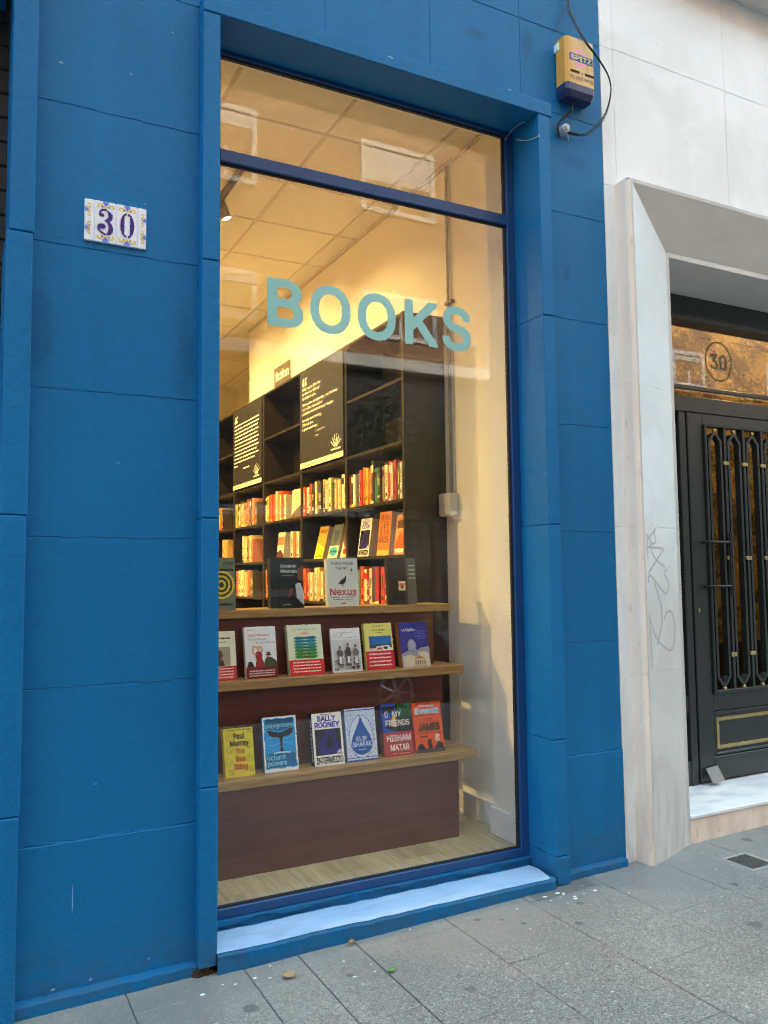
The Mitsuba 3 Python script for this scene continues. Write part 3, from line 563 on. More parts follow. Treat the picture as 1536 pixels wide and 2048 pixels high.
v, f = text2d('30', 1.0, True); lo, hi = v.min(0), v.max(0); v = (v - lo) / (hi - lo) * [.15, .10] + [4.153, 2.692]
put(DR + '__number', (np.stack([v[:, 0], np.full(len(v), 3.528), v[:, 1]], 1), f), 'frosted_film'); labels[DR + '__number'] = {'label': 'frosted number 30 in an oval ring on the glass above the door'}
# fixed side light at the left
put(DR + '__side_stile', bbox(3.812, 3.868, 3.485, 3.56, .187, 2.39, .004), dp)
put(DR + '__side_panel', bbox(3.6, 3.812, 3.51, 3.54, .187, 2.39, .003), 'dark_stone')
for z0, z1 in ((.60, .70), (.187, .33)): put(DR + '__side_rail', bbox(3.6, 3.812, 3.49, 3.52, z0, z1, .004), dp)
# leaf
x0l, x1l = 3.874, 5.12
put(DR + '__stile', bbox(x0l, 4.002, 3.478, 3.55, .20, 2.388, .004), dp)
put(DR + '__stile', bbox(4.99, x1l, 3.478, 3.55, .20, 2.388, .004), dp)
put(DR + '__top_rail', bbox(4.002, 4.99, 3.48, 3.55, 2.322, 2.388, .004), dp)
put(DR + '__lock_rail', bbox(4.002, 4.99, 3.48, 3.55, .60, .70, .004), dp)
put(DR + '__bottom_rail', bbox(4.002, 4.99, 3.48, 3.55, .20, .335, .004), dp)
put(DR + '__grille_frame', cat(bbox(4.002, 4.022, 3.462, 3.51, .70, 2.322, .004), bbox(4.97, 4.99, 3.462, 3.51, .70, 2.322, .004), bbox(4.022, 4.97, 3.462, 3.51, .70, .722, .004), bbox(4.022, 4.97, 3.464, 3.51, 2.308, 2.322, .004)), dp)
put(DR + '__pane', trimesh.Trimesh([[4.0, 3.54, .7], [4.99, 3.54, .7], [4.99, 3.54, 2.33], [4.0, 3.54, 2.33]], [[0, 1, 2], [0, 2, 3]]), 'pane_glass')
for i in range(6):
    xc = 4.0945 + .1685 * i
    # strap link with pointed ogee ends
    zt, zb, hw = 2.272, .745, .05
    pts = [(-hw, zb + .05), (-hw, zt - .05), (-hw + .012, zt - .038), (-.018, zt - .012), (0, zt - .004), (.018, zt - .012), (hw - .012, zt - .038), (hw, zt - .05), (hw, zb + .05), (hw - .012, zb + .038), (.018, zb + .012), (0, zb + .004), (-.018, zb + .012), (-hw + .012, zb + .038)]
    lk = sg.Polygon(pts); lk = lk.buffer(.009, join_style='mitre').difference(lk.buffer(-.009, join_style='mitre')); lk = affinity.translate(lk, xc, 0)
    put(DR + '__grille_link', prism(lk, 'y', 3.468, 3.506), dp)
    if i < 5: put(DR + '__grille_bar', bbox(xc + .0845 - .011, xc + .0845 + .011, 3.464, 3.51, .722, 2.308, .002), dp)
    for z in (2.291, .728): put(DR + '__brass_bead', bbox(xc - .011, xc + .011, 3.462, 3.486, z - .010, z + .010, .004), 'brass')
    if i < 5:
        for z in (2.09, 1.507, .925): put(DR + '__brass_collar', bbox(xc + .0845 - .024, xc + .0845 + .024, 3.458, 3.50, z - .012, z + .012, .003), 'brass')
def frame4(x0, x1, z0, z1, w, ya, yb, b=.003): return cat(bbox(x0, x0 + w, ya, yb, z0, z1, b), bbox(x1 - w, x1, ya, yb, z0, z1, b), bbox(x0 + w, x1 - w, ya + .0005, yb, z0, z0 + w, b), bbox(x0 + w, x1 - w, ya + .0005, yb, z1 - w, z1, b))
put(DR + '__kick_panel', bbox(4.002, 4.99, 3.50, 3.54, .33, .605, .003), dp)
put(DR + '__panel_moulding', frame4(4.004, 4.988, .337, .598, .020, 3.482, 3.505, .006), dp)
put(DR + '__brass_inlay', frame4(4.042, 4.95, .372, .556, .021, 3.496, 3.503, .001), 'brass')
for z in (1.603, 1.339): put(DR + '__handle_arm', MB().tube([(3.968, 3.48, z), (3.968, 3.44, z), (3.985, 3.425, z), (4.15, 3.425, z)], .0085, 8), 'black_metal', True)
put(DR + '__handle', MB().tube([(4.145, 3.425, 1.28), (4.145, 3.425, 1.66)], .012, 10), 'black_metal', True)
put(DR + '__keyhole', bbox(3.908, 3.918, 3.474, 3.48, 1.185, 1.212, .002), 'brass')
st = trimesh.creation.box((.098, .004, .09)); st.apply_transform(trimesh.transformations.rotation_matrix(math.radians(-30), [1, 0, 0])); st.apply_transform(trimesh.transformations.rotation_matrix(math.radians(-4), [0, 1, 0])); st.apply_translation((3.955, 3.445, .245))
put(DR + '__doorstop', st, 'dull_steel'); labels[DR + '__doorstop'] = {'label': 'tilted bare steel plate at the foot of the dark door'}
# fixed leaf beyond the opening one, outside the photograph's right edge
put(DR + '__stile', bbox(5.124, 5.9, 3.482, 3.55, .20, 2.388, .004), dp); put(DR + '__panel_moulding', frame4(5.2, 5.85, .337, 2.30, .022, 3.47, 3.486, .006), dp)
# lobby
LB = MBD + '__lobby_wall'
zj = [.83, 1.83, 2.75, 3.4, 4.05]
for za, zb in zip(zj, zj[1:]):
    for xa in np.arange(4.2, 8.2, .62): put(LB + '__slab', slab(xa, xa + .62, za, zb, 4.8, depth=.03, jit=.0001, gap=.001, bev=.0015), 'brown_marble')
put(MBD + '__lobby_base', bbox(3.3, 9, 4.78, 4.9, .1, .83, .003), 'dark_stone')
put(MBD + '__lobby_shell', cat(bbox(3.2, 3.35, 3.6, 5, .1, 4.05), bbox(9, 9.1, 3.5, 5, .1, 4.05), bbox(3.2, 9.1, 4.84, 5, .1, 4.05)), 'brown_marble')
put(MBD + '__lobby_floor', bbox(3.2, 9.1, 3.56, 5, .0, .18), 'dark_stone')
put(MBD + '__lobby_ceiling', bbox(3.2, 9.1, 3.6, 5, 3.95, 4.05), 'cream_wall')
for x in (4.9, 6.1, 7.3): put(MBD + '__lobby_lamp', trimesh.Trimesh([[x - .15, 3.95, 3.945], [x - .15, 4.25, 3.945], [x + .15, 4.25, 3.945], [x + .15, 3.95, 3.945]], [[0, 1, 2], [0, 2, 3]]), 'black_metal', emitter={'type': 'area', 'radiance': {'type': 'rgb', 'value': [2.9, 2.0, 0.85]}})

# ================================================================== SHOP INTERIOR
FZ, CZ, WX = .13, 3.83, 2.49
fl = struct('shop_floor', bbox(-2.6, 3.4, 3.25, 10.2, 0, FZ - .004), 'laminate', 'light oak laminate floor inside the shop')
for i, x in enumerate(np.arange(.62, 2.5, .19)):
    ye = 3.25
    for y1 in (3.3 + (i * .47) % .9, 4.5 + (i * .47) % .9, 5.7 + (i * .47) % .9):
        put(fl + '__plank', bbox(x + .0004, x + .1896, ye + .0004, y1 - .0004, FZ - .003, FZ, .0007), 'laminate'); ye = y1
W = struct('shop_wall', cat(bbox(WX, 2.6, 3.45, 7.61, 0, 4.0), bbox(3.15, 3.3, 7.6, 10.2, 0, 4.0), bbox(2.6, 3.3, 7.55, 7.6, 0, 4), bbox(-2.7, 3.3, 10.1, 10.3, 0, 4.0), bbox(-2.7, -2.5, 3.25, 10.2, 0, 4.0), bbox(-2.5, .86, 3.41, 3.45, 0, 4.0), bbox(.8, 2.6, 3.26, 3.3, 3.64, 4.0)), 'cream_wall', 'cream interior wall of the bookshop')
put(W + '__pier', bbox(2.43, 2.60, 3.255, 3.50, 0, 4.0, .004), 'cream_wall')
put(W + '__skirting', bbox(2.473, 2.492, 3.51, 3.99, FZ, .25, .003), 'skirting_white')
put(W + '__skirting', bbox(2.41, 2.45, 3.255, 3.516, FZ, .262, .003), 'skirting_white')
# panel ceiling
ce = struct('shop_ceiling', bbox(-2.7, 3.4, 3.2, 10.3, CZ + .02, CZ + .15), 'ceiling_bar', 'suspended panel ceiling inside the shop')
gx = [-2.47, -1.87, -1.27, -.67, -.07, .53, 1.13, 1.73, 2.33, 2.93, 3.2]; gy = [3.25, 3.35, 3.95, 4.55, 5.15, 5.75, 6.35, 6.95, 7.55, 8.15, 8.75, 9.35, 10.1]
rest = MB(); bars = MB()
for i in range(len(gx) - 1):
    for j in range(len(gy) - 1):
        m = bbox(gx[i] + .011, gx[i + 1] - .011, gy[j] + .011, gy[j + 1] - .011, CZ - .002, CZ + .02, .003)
        if gx[i] >= .5 and gy[j] < 8.2: put(ce + '__panel', m, 'ceiling_board')
        else: rest.add(m)
k = put(ce + '__panel_field', rest, 'ceiling_board'); labels[k] = {'kind': 'stuff', 'label': 'ceiling panels further into the shop'}
for x in gx: bars.add(bbox(x - .011, x + .011, 3.25, 10.1, CZ + .001, CZ + .02, .001))
for y in gy: bars.add(bbox(-2.47, 3.2, y - .0105, y + .0105, CZ + .002, CZ + .02, .001))
put(ce + '__grid_bar', bars, 'ceiling_bar')
put(W + '__ceiling_angle', bbox(WX - .02, WX, 3.5, 7.6, CZ - .022, CZ - .0025, .002), 'ceiling_bar')
# conduit and junction box
CO = thing('conduit', 'grey plastic conduit running down the shop wall beside the dark bookcase', 'conduit')
put(CO + '__tube', MB().tube([(2.478, 3.93, 1.87), (2.478, 3.93, 3.82)], .0078, 10), 'dark_plastic', True)
put(CO + '__tube', MB().tube([(2.481, 3.895, 1.87), (2.481, 3.895, 2.9), (2.481, 3.9, 3.82)], .0045, 8), 'grey_plastic', True)
put(CO + '__clip', bbox(2.466, 2.49, 3.875, 3.955, 2.98, 3.0, .003), 'black_metal')
put(CO + '__junction_box', bbox(2.425, 2.49, 3.868, 3.985, 1.756, 1.885, .006), 'grey_plastic')
# ceiling track with spotlights
def spotlight(x, y, aim, label,  rad=(26, 14, 4.4), power=1.0, r=.027):
    k = thing('spotlight', label, 'spotlight', None); d = np.array(aim, float); d /= np.linalg.norm(d); c = np.array([x, y, 3.735])
    put(k + '__stem', MB().tube([(x, y, 3.785), tuple(c)], .010, 8), 'black_metal', True)
    put(k + '__housing', MB().tube([tuple(c - d * .07), tuple(c - d * .06), tuple(c + d * .055)], [.024, .034, .034], 16), 'black_metal', 40)
    a = np.cross(d, [0, 0, 1]); a /= np.linalg.norm(a); b = np.cross(d, a); g = np.arange(18) * 2 * math.pi / 18; o = c + d * .058
    v = [o] + [o + r * (math.cos(t) * a + math.sin(t) * b) for t in g]; f = [[0, 1 + i, 1 + (i + 1) % 18] for i in range(18)]
    m = trimesh.Trimesh(v, f, process=False)
    if m.face_normals[0] @ d < 0: m.faces = m.faces[:, ::-1]
    put(k + '__lamp', m, 'black_metal', emitter={'type': 'area', 'radiance': {'type': 'rgb', 'value': list(rad)}})
    o = c + d * .066
    scene[k + '_beam'] = {'type': 'spot', 'to_world': T().look_at(origin=o.tolist(), target=(o + d).tolist(), up=[0.1, 1, 0.2]), 'intensity': {'type': 'rgb', 'value': [power * .76, power * .535, power * .195]}, 'cutoff_angle': 60, 'beam_width': 18}
TR = thing('lighting_track', 'black lighting track under the shop ceiling near the window', 'lighting track'); put(TR + '__rail', bbox(1.388, 1.426, 4.45, 8.4, 3.775, 3.805, .003), 'black_metal'); put(TR + '__hanger', cat(*[bbox(1.40, 1.41, y, y + .01, 3.80, 3.84) for y in (4.7, 6.2, 8.0)]), 'black_metal')
spotlight(1.43, 4.90, (.78, -.10, -1.9), 'glowing black spotlight nearest the window on the ceiling track', power=.80)
spotlight(1.407, 6.0, (.91, .0, -1.45), 'second black spotlight from the window on the ceiling track', power=1.1)
spotlight(1.407, 7.3, (.91, -.1, -1.5), 'third black spotlight from the window on the ceiling track')
TR2 = thing('lighting_track', 'second black lighting track deeper inside the shop', 'lighting track'); put(TR2 + '__rail', bbox(-.82, -.78, 4.25, 8.4, 3.755, 3.83, .003), 'black_metal')
spotlight(-.8, 5.2, (.5, .1, -.9), 'black spotlight on the deeper ceiling track', power=4.0)
spotlight(-.8, 7.2, (.3, -.2, -1), 'farthest black spotlight on the deeper ceiling track', power=4.0)

# ------------------------------------------------------------------ bookcase along the right wall
BC = thing('bookcase', 'tall black bookcase of five bays along the shop wall', 'bookcase')
BX = 2.215; VY = [4.0, 4.783, 5.563, 6.402, 7.21, 7.98]; HZ = [2.912, 2.536, 2.173, 1.842, 1.526, 1.232, .90, .56, .22]
for i, y in enumerate(VY):
    h = .009 if i in (0, 5) else .017
    put(BC + ('__end_panel' if i in (0, 5) else '__upright'), bbox(BX, 2.488, y - h if i else y - .002, y + h + (.016 if i == 0 else 0), FZ, 2.93, .002), 'bookcase_dark')
put(BC + '__back', bbox(2.478, 2.4895, 4.02, 7.97, FZ, 2.92, .001), 'bookcase_dark')
for i in range(5):
    for z in HZ: put(BC + '__shelf', bbox(BX + .003, 2.478, VY[i] + .0175, VY[i + 1] - .0175, z, z + .018, .002), 'bookcase_dark')
scene['poster_board'] = P((0.022, 0.021, 0.022), 0.5)
def sun_logo(a, x, y, s):
    for t in (-1.0, -.6, -.2, .2, .6, 1.0): a.line([(x + .18 * s * math.sin(t) / a.w, y + .18 * s * math.cos(t) / a.h), (x + s * math.sin(t) / a.w, y + s * math.cos(t) / a.h)], s * .045, (230, 226, 208), t > -.9)
    a.rect(x - .85 * s / a.w, x + .85 * s / a.w, y - .12 * s / a.h, y, (230, 226, 208), True)
def poster(bay, lines, label, seed):
    ya, yb = VY[bay + 1] - .012, VY[bay] + .012; w = ya - yb; h = .705
    k = thing('quote_board', label, 'sign'); put(k + '__board', bbox(BX - .012, BX - .001, yb, ya, 2.20, 2.20 + h, .001), 'poster_board')
    a = Art(w, h); r = random.Random(seed); ivory = (226, 222, 206)
    a.rect(0, 1, 0, .055, (226, 216, 186)); a.words(.03, .4, .018, .012, (180, 150, 90), r)
    for q in (.09, .15): a.ell(q, .865, .022, .022, ivory, q > .1); a.line([(q - .015, .87), (q - .005, .91), (q + .02, .925)], .006, ivory, True)
    y = .80
    for t in lines:
        if isinstance(t, str): a.text(t, .07, .07 + .021 * len(t), y, .026, ivory, True)
        elif t: a.words(.07, t, y, .018, ivory, r)
        y -= .047 if t else .02
    if bay == 1: a.text('Anne Carson', .40, .60, y - .005, .02, ivory); a.text('Float', .40, .47, y - .055, .02, ivory)
    else: a.words(.40, .62, y - .005, .016, ivory, r)
    sun_logo(a, .85, .10, .092)
    put(k + '__print', a.mb, 'matt_print', to_world=T().translate([BX - .0122, ya, 2.20]).rotate([0, 0, 1], -90))
poster(1, ['What would it be like', 'to live in a library', 'of melted books.', 0, 'With sentences streaming over the floor', 'and all the punctuation', 'settled to the bottom as a residue.', 0, 'It would be confusing.', 'Unforgivable.', 'A great adventure.'], 'black quote board with ivory lettering in the second bay, nearest the window', 3)
poster(3, [.92, .93, .90, .92, .88, .93, .9, .93, .86, .93, .8, .2], 'black quote board packed with small ivory text in the fourth bay', 5)
FS = thing('fiction_sign', 'small grey sign reading fiction on top of the bookcase', 'sign')
put(FS + '__plate', bbox(BX + .01, BX + .016, 5.81, 6.16, 2.93, 3.085, .001), 'poster_board'); a = Art(.35, .155); a.rect(0, 1, 0, 1, (84, 74, 62)); a.text('fiction', .08, .92, .30, .42, (246, 236, 205), True)
put(FS + '__print', a.mb, 'matt_print', to_world=T().translate([BX + .0095, 6.16, 2.93]).rotate([0, 0, 1], -90))

NAMES = [('red', (200, 50, 40)), ('orange', (235, 120, 30)), ('yellow', (240, 200, 40)), ('green', (90, 180, 40)), ('teal', (60, 110, 115)), ('navy', (50, 50, 100)), ('black', (45, 40, 36)), ('maroon', (105, 28, 28)), ('cream', (240, 222, 170)), ('tan', (190, 160, 110)), ('grey', (150, 145, 138)), ('pink', (225, 125, 95)), ('white', (232, 228, 215)), ('olive', (120, 110, 70)), ('brown', (120, 80, 60)), ('purple', (120, 50, 90))]
def cname(c): return min(NAMES, key=lambda n: sum((a - b) ** 2 for a, b in zip(n[1], c)))[0]
ORD = ['first', 'second', 'third', 'fourth', 'fifth', 'sixth', 'seventh', 'eighth', 'ninth', 'tenth'] + [f'{n}th' for n in range(11, 40)]
BAYN = ['nearest bay', 'second bay', 'third bay', 'fourth bay', 'farthest bay']
rb = random.Random(11)
def spine_row(bay, z, cols_, shelf, y_start=None, thick=None, y_end=None):
    """books upright, spines to the room; the list runs from the far end of the bay towards the window"""
    ya = y_start if y_start is not None else VY[bay + 1] - .021; ye = y_end if y_end is not None else VY[bay] + .03
    ths = [rb.uniform(.75, 1.3) for _ in cols_]; sc = min((ya - ye) / sum(ths), .040); y = ya
    for i, (c, t) in enumerate(zip(cols_, ths)):
        t = t * sc; h = rb.uniform(.195, .235) if len(c) == 3 else c[3]; dep = rb.uniform(.135, .165); x0 = BX + .006 + rb.uniform(0, .02); c = tuple(int(.84 * q + .16 * w) for q, w in zip(c[:3], (196, 190, 176)))
        cc = lin(c); m = MB(); pg = lin(232, 215, 170); g = .0006
        tilt_ = rb.uniform(-.008, .012)
        m.box(x0, x0 + dep, y - t + g, y - g, z, z + h, cc, {'t': pg, 'r': pg, 'b': pg})
        # title block and bands on the spine
        dk = lin((40, 32, 28)) if sum(c) > 330 else lin((230, 215, 170)); w = t - 2 * g
        def bar(u0, u1, v0, v1, col): m.quad((x0 - .0005, y - g - w * u0, z + h * v0), (x0 - .0005, y - g - w * u1, z + h * v0), (x0 - .0005, y - g - w * u1, z + h * v1), (x0 - .0005, y - g - w * u0, z + h * v1), col)
        k = rb.random()
        if k < .75:
            a0 = rb.uniform(.4, .5)
            for q in range(int(rb.uniform(4, 9))): bar(.3, .7, a0 + q * .05, a0 + q * .05 + .036, dk)
            bar(.25, .75, .14, .14 + rb.uniform(.05, .15), dk)
        if k > .6: bar(0.02, .98, .0, rb.uniform(.05, .1), lin(rb.choice(NAMES)[1]))
        if k > .85: bar(.02, .98, .72, .9, lin(rb.choice(NAMES)[1]))
        V, F = m.mesh(); V[:, 1] += (V[:, 2] - z) * tilt_ * .5
        kk = thing('shelf_book', f'{cname(c)} spine, {ORD[i]} from the far end on the {shelf} shelf of the {BAYN[bay]}', 'book', f'books on the {shelf} shelf of the {BAYN[bay]}')
        put(kk + '__volume', (V, F), 'print', color=m.color()); y -= t
    return y
ZA, ZB, ZC = 1.8605, 1.5445, 1.2505
spine_row(0, ZA, [(105, 25, 25), (45, 38, 34), (230, 225, 210), (75, 112, 125), (45, 65, 68), (225, 45, 25), (240, 220, 180), (205, 100, 55), (245, 195, 20), (240, 215, 150), (225, 130, 100), (60, 52, 34, .262), (95, 112, 80), (30, 130, 115), (42, 40, 36), (165, 145, 110), (62, 52, 42), (235, 215, 170), (220, 48, 38), (226, 190, 150), (205, 55, 40), (222, 205, 170), (62, 82, 62), (232, 226, 212), (150, 142, 136)], 'top book')
spine_row(1, ZA, [(215, 45, 28), (240, 220, 170), (112, 26, 26), (212, 58, 48), (50, 22, 22), (120, 215, 20), (245, 225, 160), (58, 48, 40), (40, 38, 36), (172, 152, 112), (42, 36, 30), (190, 188, 160), (240, 225, 150), (62, 60, 42), (236, 212, 142), (240, 200, 132), (246, 226, 162), (222, 190, 112), (245, 230, 172), (240, 215, 140)], 'top book')
spine_row(2, ZA, [(240, 220, 160), (236, 190, 60), (236, 66, 18), (235, 70, 20), (232, 78, 28), (240, 138, 40), (245, 220, 160), (236, 88, 30), (240, 215, 150), (222, 58, 30), (240, 225, 180)], 'top book', y_end=5.83)
spine_row(3, ZA, [(205, 200, 90), (60, 50, 36), (222, 212, 170), (50, 42, 32), (216, 205, 112), (226, 122, 92), (225, 120, 90), (120, 82, 60), (216, 112, 92), (92, 62, 52), (222, 170, 122), (226, 130, 100), (92, 72, 60)], 'top book')
spine_row(4, ZA, [(225, 78, 40), (240, 220, 170), (60, 42, 32), (236, 160, 60), (240, 220, 170), (240, 130, 30), (236, 120, 30), (62, 44, 32)], 'top book', y_end=7.28)
spine_row(0, ZC, [(236, 200, 130), (62, 60, 58), (62, 112, 122), (92, 42, 40), (202, 58, 40), (240, 220, 160), (122, 30, 22), (222, 200, 160), (62, 52, 92), (152, 40, 40), (92, 32, 62), (222, 48, 38), (122, 50, 92), (230, 190, 120), (60, 70, 60)], 'lowest visible', y_end=4.16)
spine_row(1, ZC, [(236, 78, 40), (92, 40, 32), (226, 90, 60), (240, 220, 170), (122, 160, 140), (240, 230, 200), (236, 200, 100), (236, 120, 30), (240, 220, 180), (70, 60, 52), (160, 168, 178), (52, 60, 52), (240, 78, 30), (230, 200, 150), (90, 120, 110), (200, 60, 40)], 'lowest visible', y_end=4.85)
spine_row(2, ZC, [(236, 110, 60), (240, 222, 172), (120, 40, 32), (236, 200, 120), (52, 60, 62), (226, 90, 60), (240, 222, 180)], 'lowest visible', y_end=6.0)
spine_row(3, ZC, [(236, 108, 80), (240, 190, 150), (240, 220, 170), (245, 225, 170), (240, 230, 180), (202, 140, 100), (240, 220, 170), (240, 200, 140), (236, 120, 60), (92, 82, 62), (80, 72, 56)], 'lowest visible', y_end=6.5)
spine_row(4, ZC, [(236, 120, 40), (240, 222, 172), (235, 90, 50)], 'lowest visible', y_end=7.6)
spine_row(4, ZB, [(240, 160, 60), (242, 200, 120), (238, 180, 90)], 'middle', y_start=7.62, y_end=7.40)
spine_row(3, ZB, [(240, 214, 150), (236, 205, 140), (240, 222, 170), (150, 120, 90), (240, 214, 150), (226, 130, 100)], 'middle', y_start=6.98, y_end=6.58)
spine_row(2, ZB, [(52, 50, 92), (220, 200, 150), (226, 96, 50), (240, 214, 160)], 'middle', y_start=5.86, y_end=5.66)

# ------------------------------------------------------------------ face-out books
def book(name, label, w, h, t, draw, cover, spine, M, pages=(235, 228, 210), group=None, spine_draw=None):
    """cover faces -y, spine at the left; local origin at the lower left of the front cover"""
    k = thing(name, label, 'book', group); c = MB(); cc, sc_ = lin(cover), lin(spine); b = .0025
    c.box(0, w, 0, b, 0, h, cc).box(0, w, t - b, t, 0, h, sc_).box(-.0006, b, b, t - b, 0, h, sc_)
    put(k + '__cover', c, 'print', to_world=M)
    put(k + '__pages', bbox(b, w - .002, b + .0002, t - b - .0002, .002, h - .002, .0005), scene_pages, to_world=M)
    a = Art(w, h); draw(a); put(k + '__cover_print', a.mb, 'print', to_world=M)
    if spine_draw:
        s_ = Art(t, h); spine_draw(s_); put(k + '__spine_print', s_.mb, 'print', to_world=M @ T().translate([-.0007, t, 0]).rotate([0, 0, 1], -90))
    return k
scene['paper'] = P(proc(lambda p, n, uv: mi.Color3f(0.74, 0.70, 0.60) * (0.85 + 0.2 * noise(p.x * 900, p.y * 900, p.z * 20))), 0.8, 0.2); scene_pages = 'paper'
r7 = random.Random(7)

# display stand
DS = thing('display_stand', 'stepped window display stand of dark wood with three oak shelves', 'display stand')
put(DS + '__base_panel', bbox(-.6, 2.246, 3.543, 3.562, FZ, .504, .001), 'mahogany')
put(DS + '__end_panel', bbox(2.228, 2.2455, 3.563, 3.95, FZ, .504, .001), 'mahogany')
put(DS + '__riser_panel', bbox(-.6, 2.25, 3.688, 3.705, .546, .9165, .001), 'mahogany')
put(DS + '__riser_panel', bbox(-.6, 2.25, 3.772, 3.79, .9585, 1.2345, .001), 'mahogany')
put(DS + '__side', cat(bbox(2.232, 2.2495, 3.706, 3.98, .546, .9165, .001), bbox(2.232, 2.2495, 3.791, 3.98, .9585, 1.2345, .001)), 'bookcase_dark')
put(DS + '__shelf', bbox(-.6, 2.350, 3.530, 3.852, .5045, .5455, .003), 'oak')
put(DS + '__shelf', bbox(-.6, 2.350, 3.632, 3.89, .917, .958, .003), 'oak')
put(DS + '__shelf', bbox(-.6, 2.346, 3.750, 3.98, 1.235, 1.2735, .003), 'oak')
Z1, Z2, Z3 = .546, .9585, 1.274

# ---- lowest shelf
def d_bee(a):
    a.rect(0, 1, 0, 1, (222, 206, 44)); dk, rd = (58, 44, 26), (200, 84, 40)
    for x, y, r in ((.16, .82, .11), (.88, .93, .07), (.14, .3, .12), (.86, .36, .12), (.18, .55, .12), (.88, .14, .1), (.2, .1, .1), (.84, .62, .1)):
        a.ell(x, y, r, r * .62, (120, 104, 30), False, .0013); a.ell(x, y, r * .5, r * .3, (120, 104, 30), True, .0011)
    a.text('Paul', .33, .70, .775, .11, dk, .02); a.text('Murray', .20, .84, .63, .11, dk, .02)
    a.text('The', .38, .68, .47, .10, rd, .02); a.text('Bee', .38, .70, .31, .11, rd, .02); a.text('Sting', .30, .76, .15, .11, rd, .02); a.words(.1, .9, .955, .012, dk, r7)
def d_play(a):
    a.rect(0, 1, 0, 1, (232, 240, 240)); r = random.Random(1)
    e = [(.04 + r.uniform(-.02, .02), y) for y in np.linspace(.06, .95, 14)] + [(x, .965 + r.uniform(-.02, .015)) for x in np.linspace(.1, .92, 10)] + [(.965 + r.uniform(-.02, .02), y) for y in np.linspace(.95, .06, 14)] + [(x, .055 + r.uniform(-.015, .015)) for x in np.linspace(.92, .1, 10)]
    a.poly(e, (8, 146, 216)); a.poly([(.06, .78), (.1, .95), (.9, .96), (.95, .8), (.6, .74), (.3, .76)], (16, 84, 128))
    for y in (.28, .33, .50, .60): a.line([(x, y + .02 * math.sin(9 * x + y * 30)) for x in np.linspace(.08, .92, 12)], .0012, (110, 200, 236), y > .28)
    a.poly([(.06, .30), (.2, .34), (.5, .315), (.75, .345), (.94, .31), (.94, .08), (.06, .08)], (14, 104, 160))
    a.poly([(.12, .74), (.2, .755), (.34, .72), (.48, .70), (.62, .72), (.78, .76), (.92, .775), (.86, .68), (.74, .635), (.60, .625), (.555, .55), (.56, .42), (.60, .33), (.47, .33), (.50, .42), (.50, .55), (.46, .61), (.32, .62), (.2, .66)], (16, 26, 34))
    a.line([(.3, .33), (.45, .345), (.6, .34), (.78, .33)], .0022, (210, 236, 240))
    a.text('playground', .06, .95, .80, .08, (130, 208, 236), True); a.text('richard', .09, .62, .215, .085, (130, 208, 236), True); a.text('powers', .09, .66, .115, .085, (130, 208, 236), True)
def d_inter(a):
    bl, nv = (44, 34, 168), (12, 12, 38)
    a.rect(0, 1, 0, 1, (232, 230, 222)); a.text('SALLY', .18, .80, .845, .095, bl, .04); a.text('ROONEY', .08, .92, .725, .095, bl, .04)
    a.rect(.07, .93, .20, .69, nv); a.poly([(.42, .66), (.66, .66), (.90, .25), (.88, .21), (.3, .21), (.16, .34)], (28, 18, 118)); a.poly([(.48, .6), (.60, .6), (.70, .32), (.42, .32)], nv)
    a.poly([(.76, .24), (.9, .30), (.92, .22), (.78, .21)], (190, 190, 215)); a.text('INTERMEZZO', .07, .95, .045, .115, (20, 18, 24), .02); a.words(.3, .7, .965, .012, nv, r7)
def s_inter(s): s.rect(0, 1, 0, 1, (30, 24, 110)); [s.rect(.3, .7, .1 + .08 * q, .16 + .08 * q, (225, 220, 220), q > 0) for q in range(10)]
def d_elif(a):
    b, w = (30, 84, 170), (202, 214, 232)
    a.rect(0, 1, 0, 1, w)
    r = random.Random(3)
    for i in range(14):
        for j in range(20):
            if (i + j) % 2 == 0: a.rect(.03 + i * .068, .03 + i * .068 + r.uniform(.02, .05), .06 + j * .045, .06 + j * .045 + r.uniform(.014, .03), (96, 140, 200), not (i == 0 and j == 0))
    a.rect(0, 1, .0, .03, b); a.rect(0, 1, .955, .975, b, True); a.rect(0, 1, .06, .075, b, True)
    a.ell(.5, .46, .40, .41, w); a.ell(.5, .46, .40, .41, b, False, .003)
    a.poly([(.5, .86), (.56, .74), (.68, .60), (.80, .46), (.845, .34), (.80, .22), (.68, .14), (.5, .11), (.32, .14), (.2, .22), (.155, .34), (.2, .46), (.32, .60), (.44, .74)], (30, 84, 168))
    a.text('ELIF', .33, .68, .385, .075, w, True); a.text('SHAFAK', .20, .82, .275, .085, w, True); a.words(.4, .62, .21, .012, w, r7)
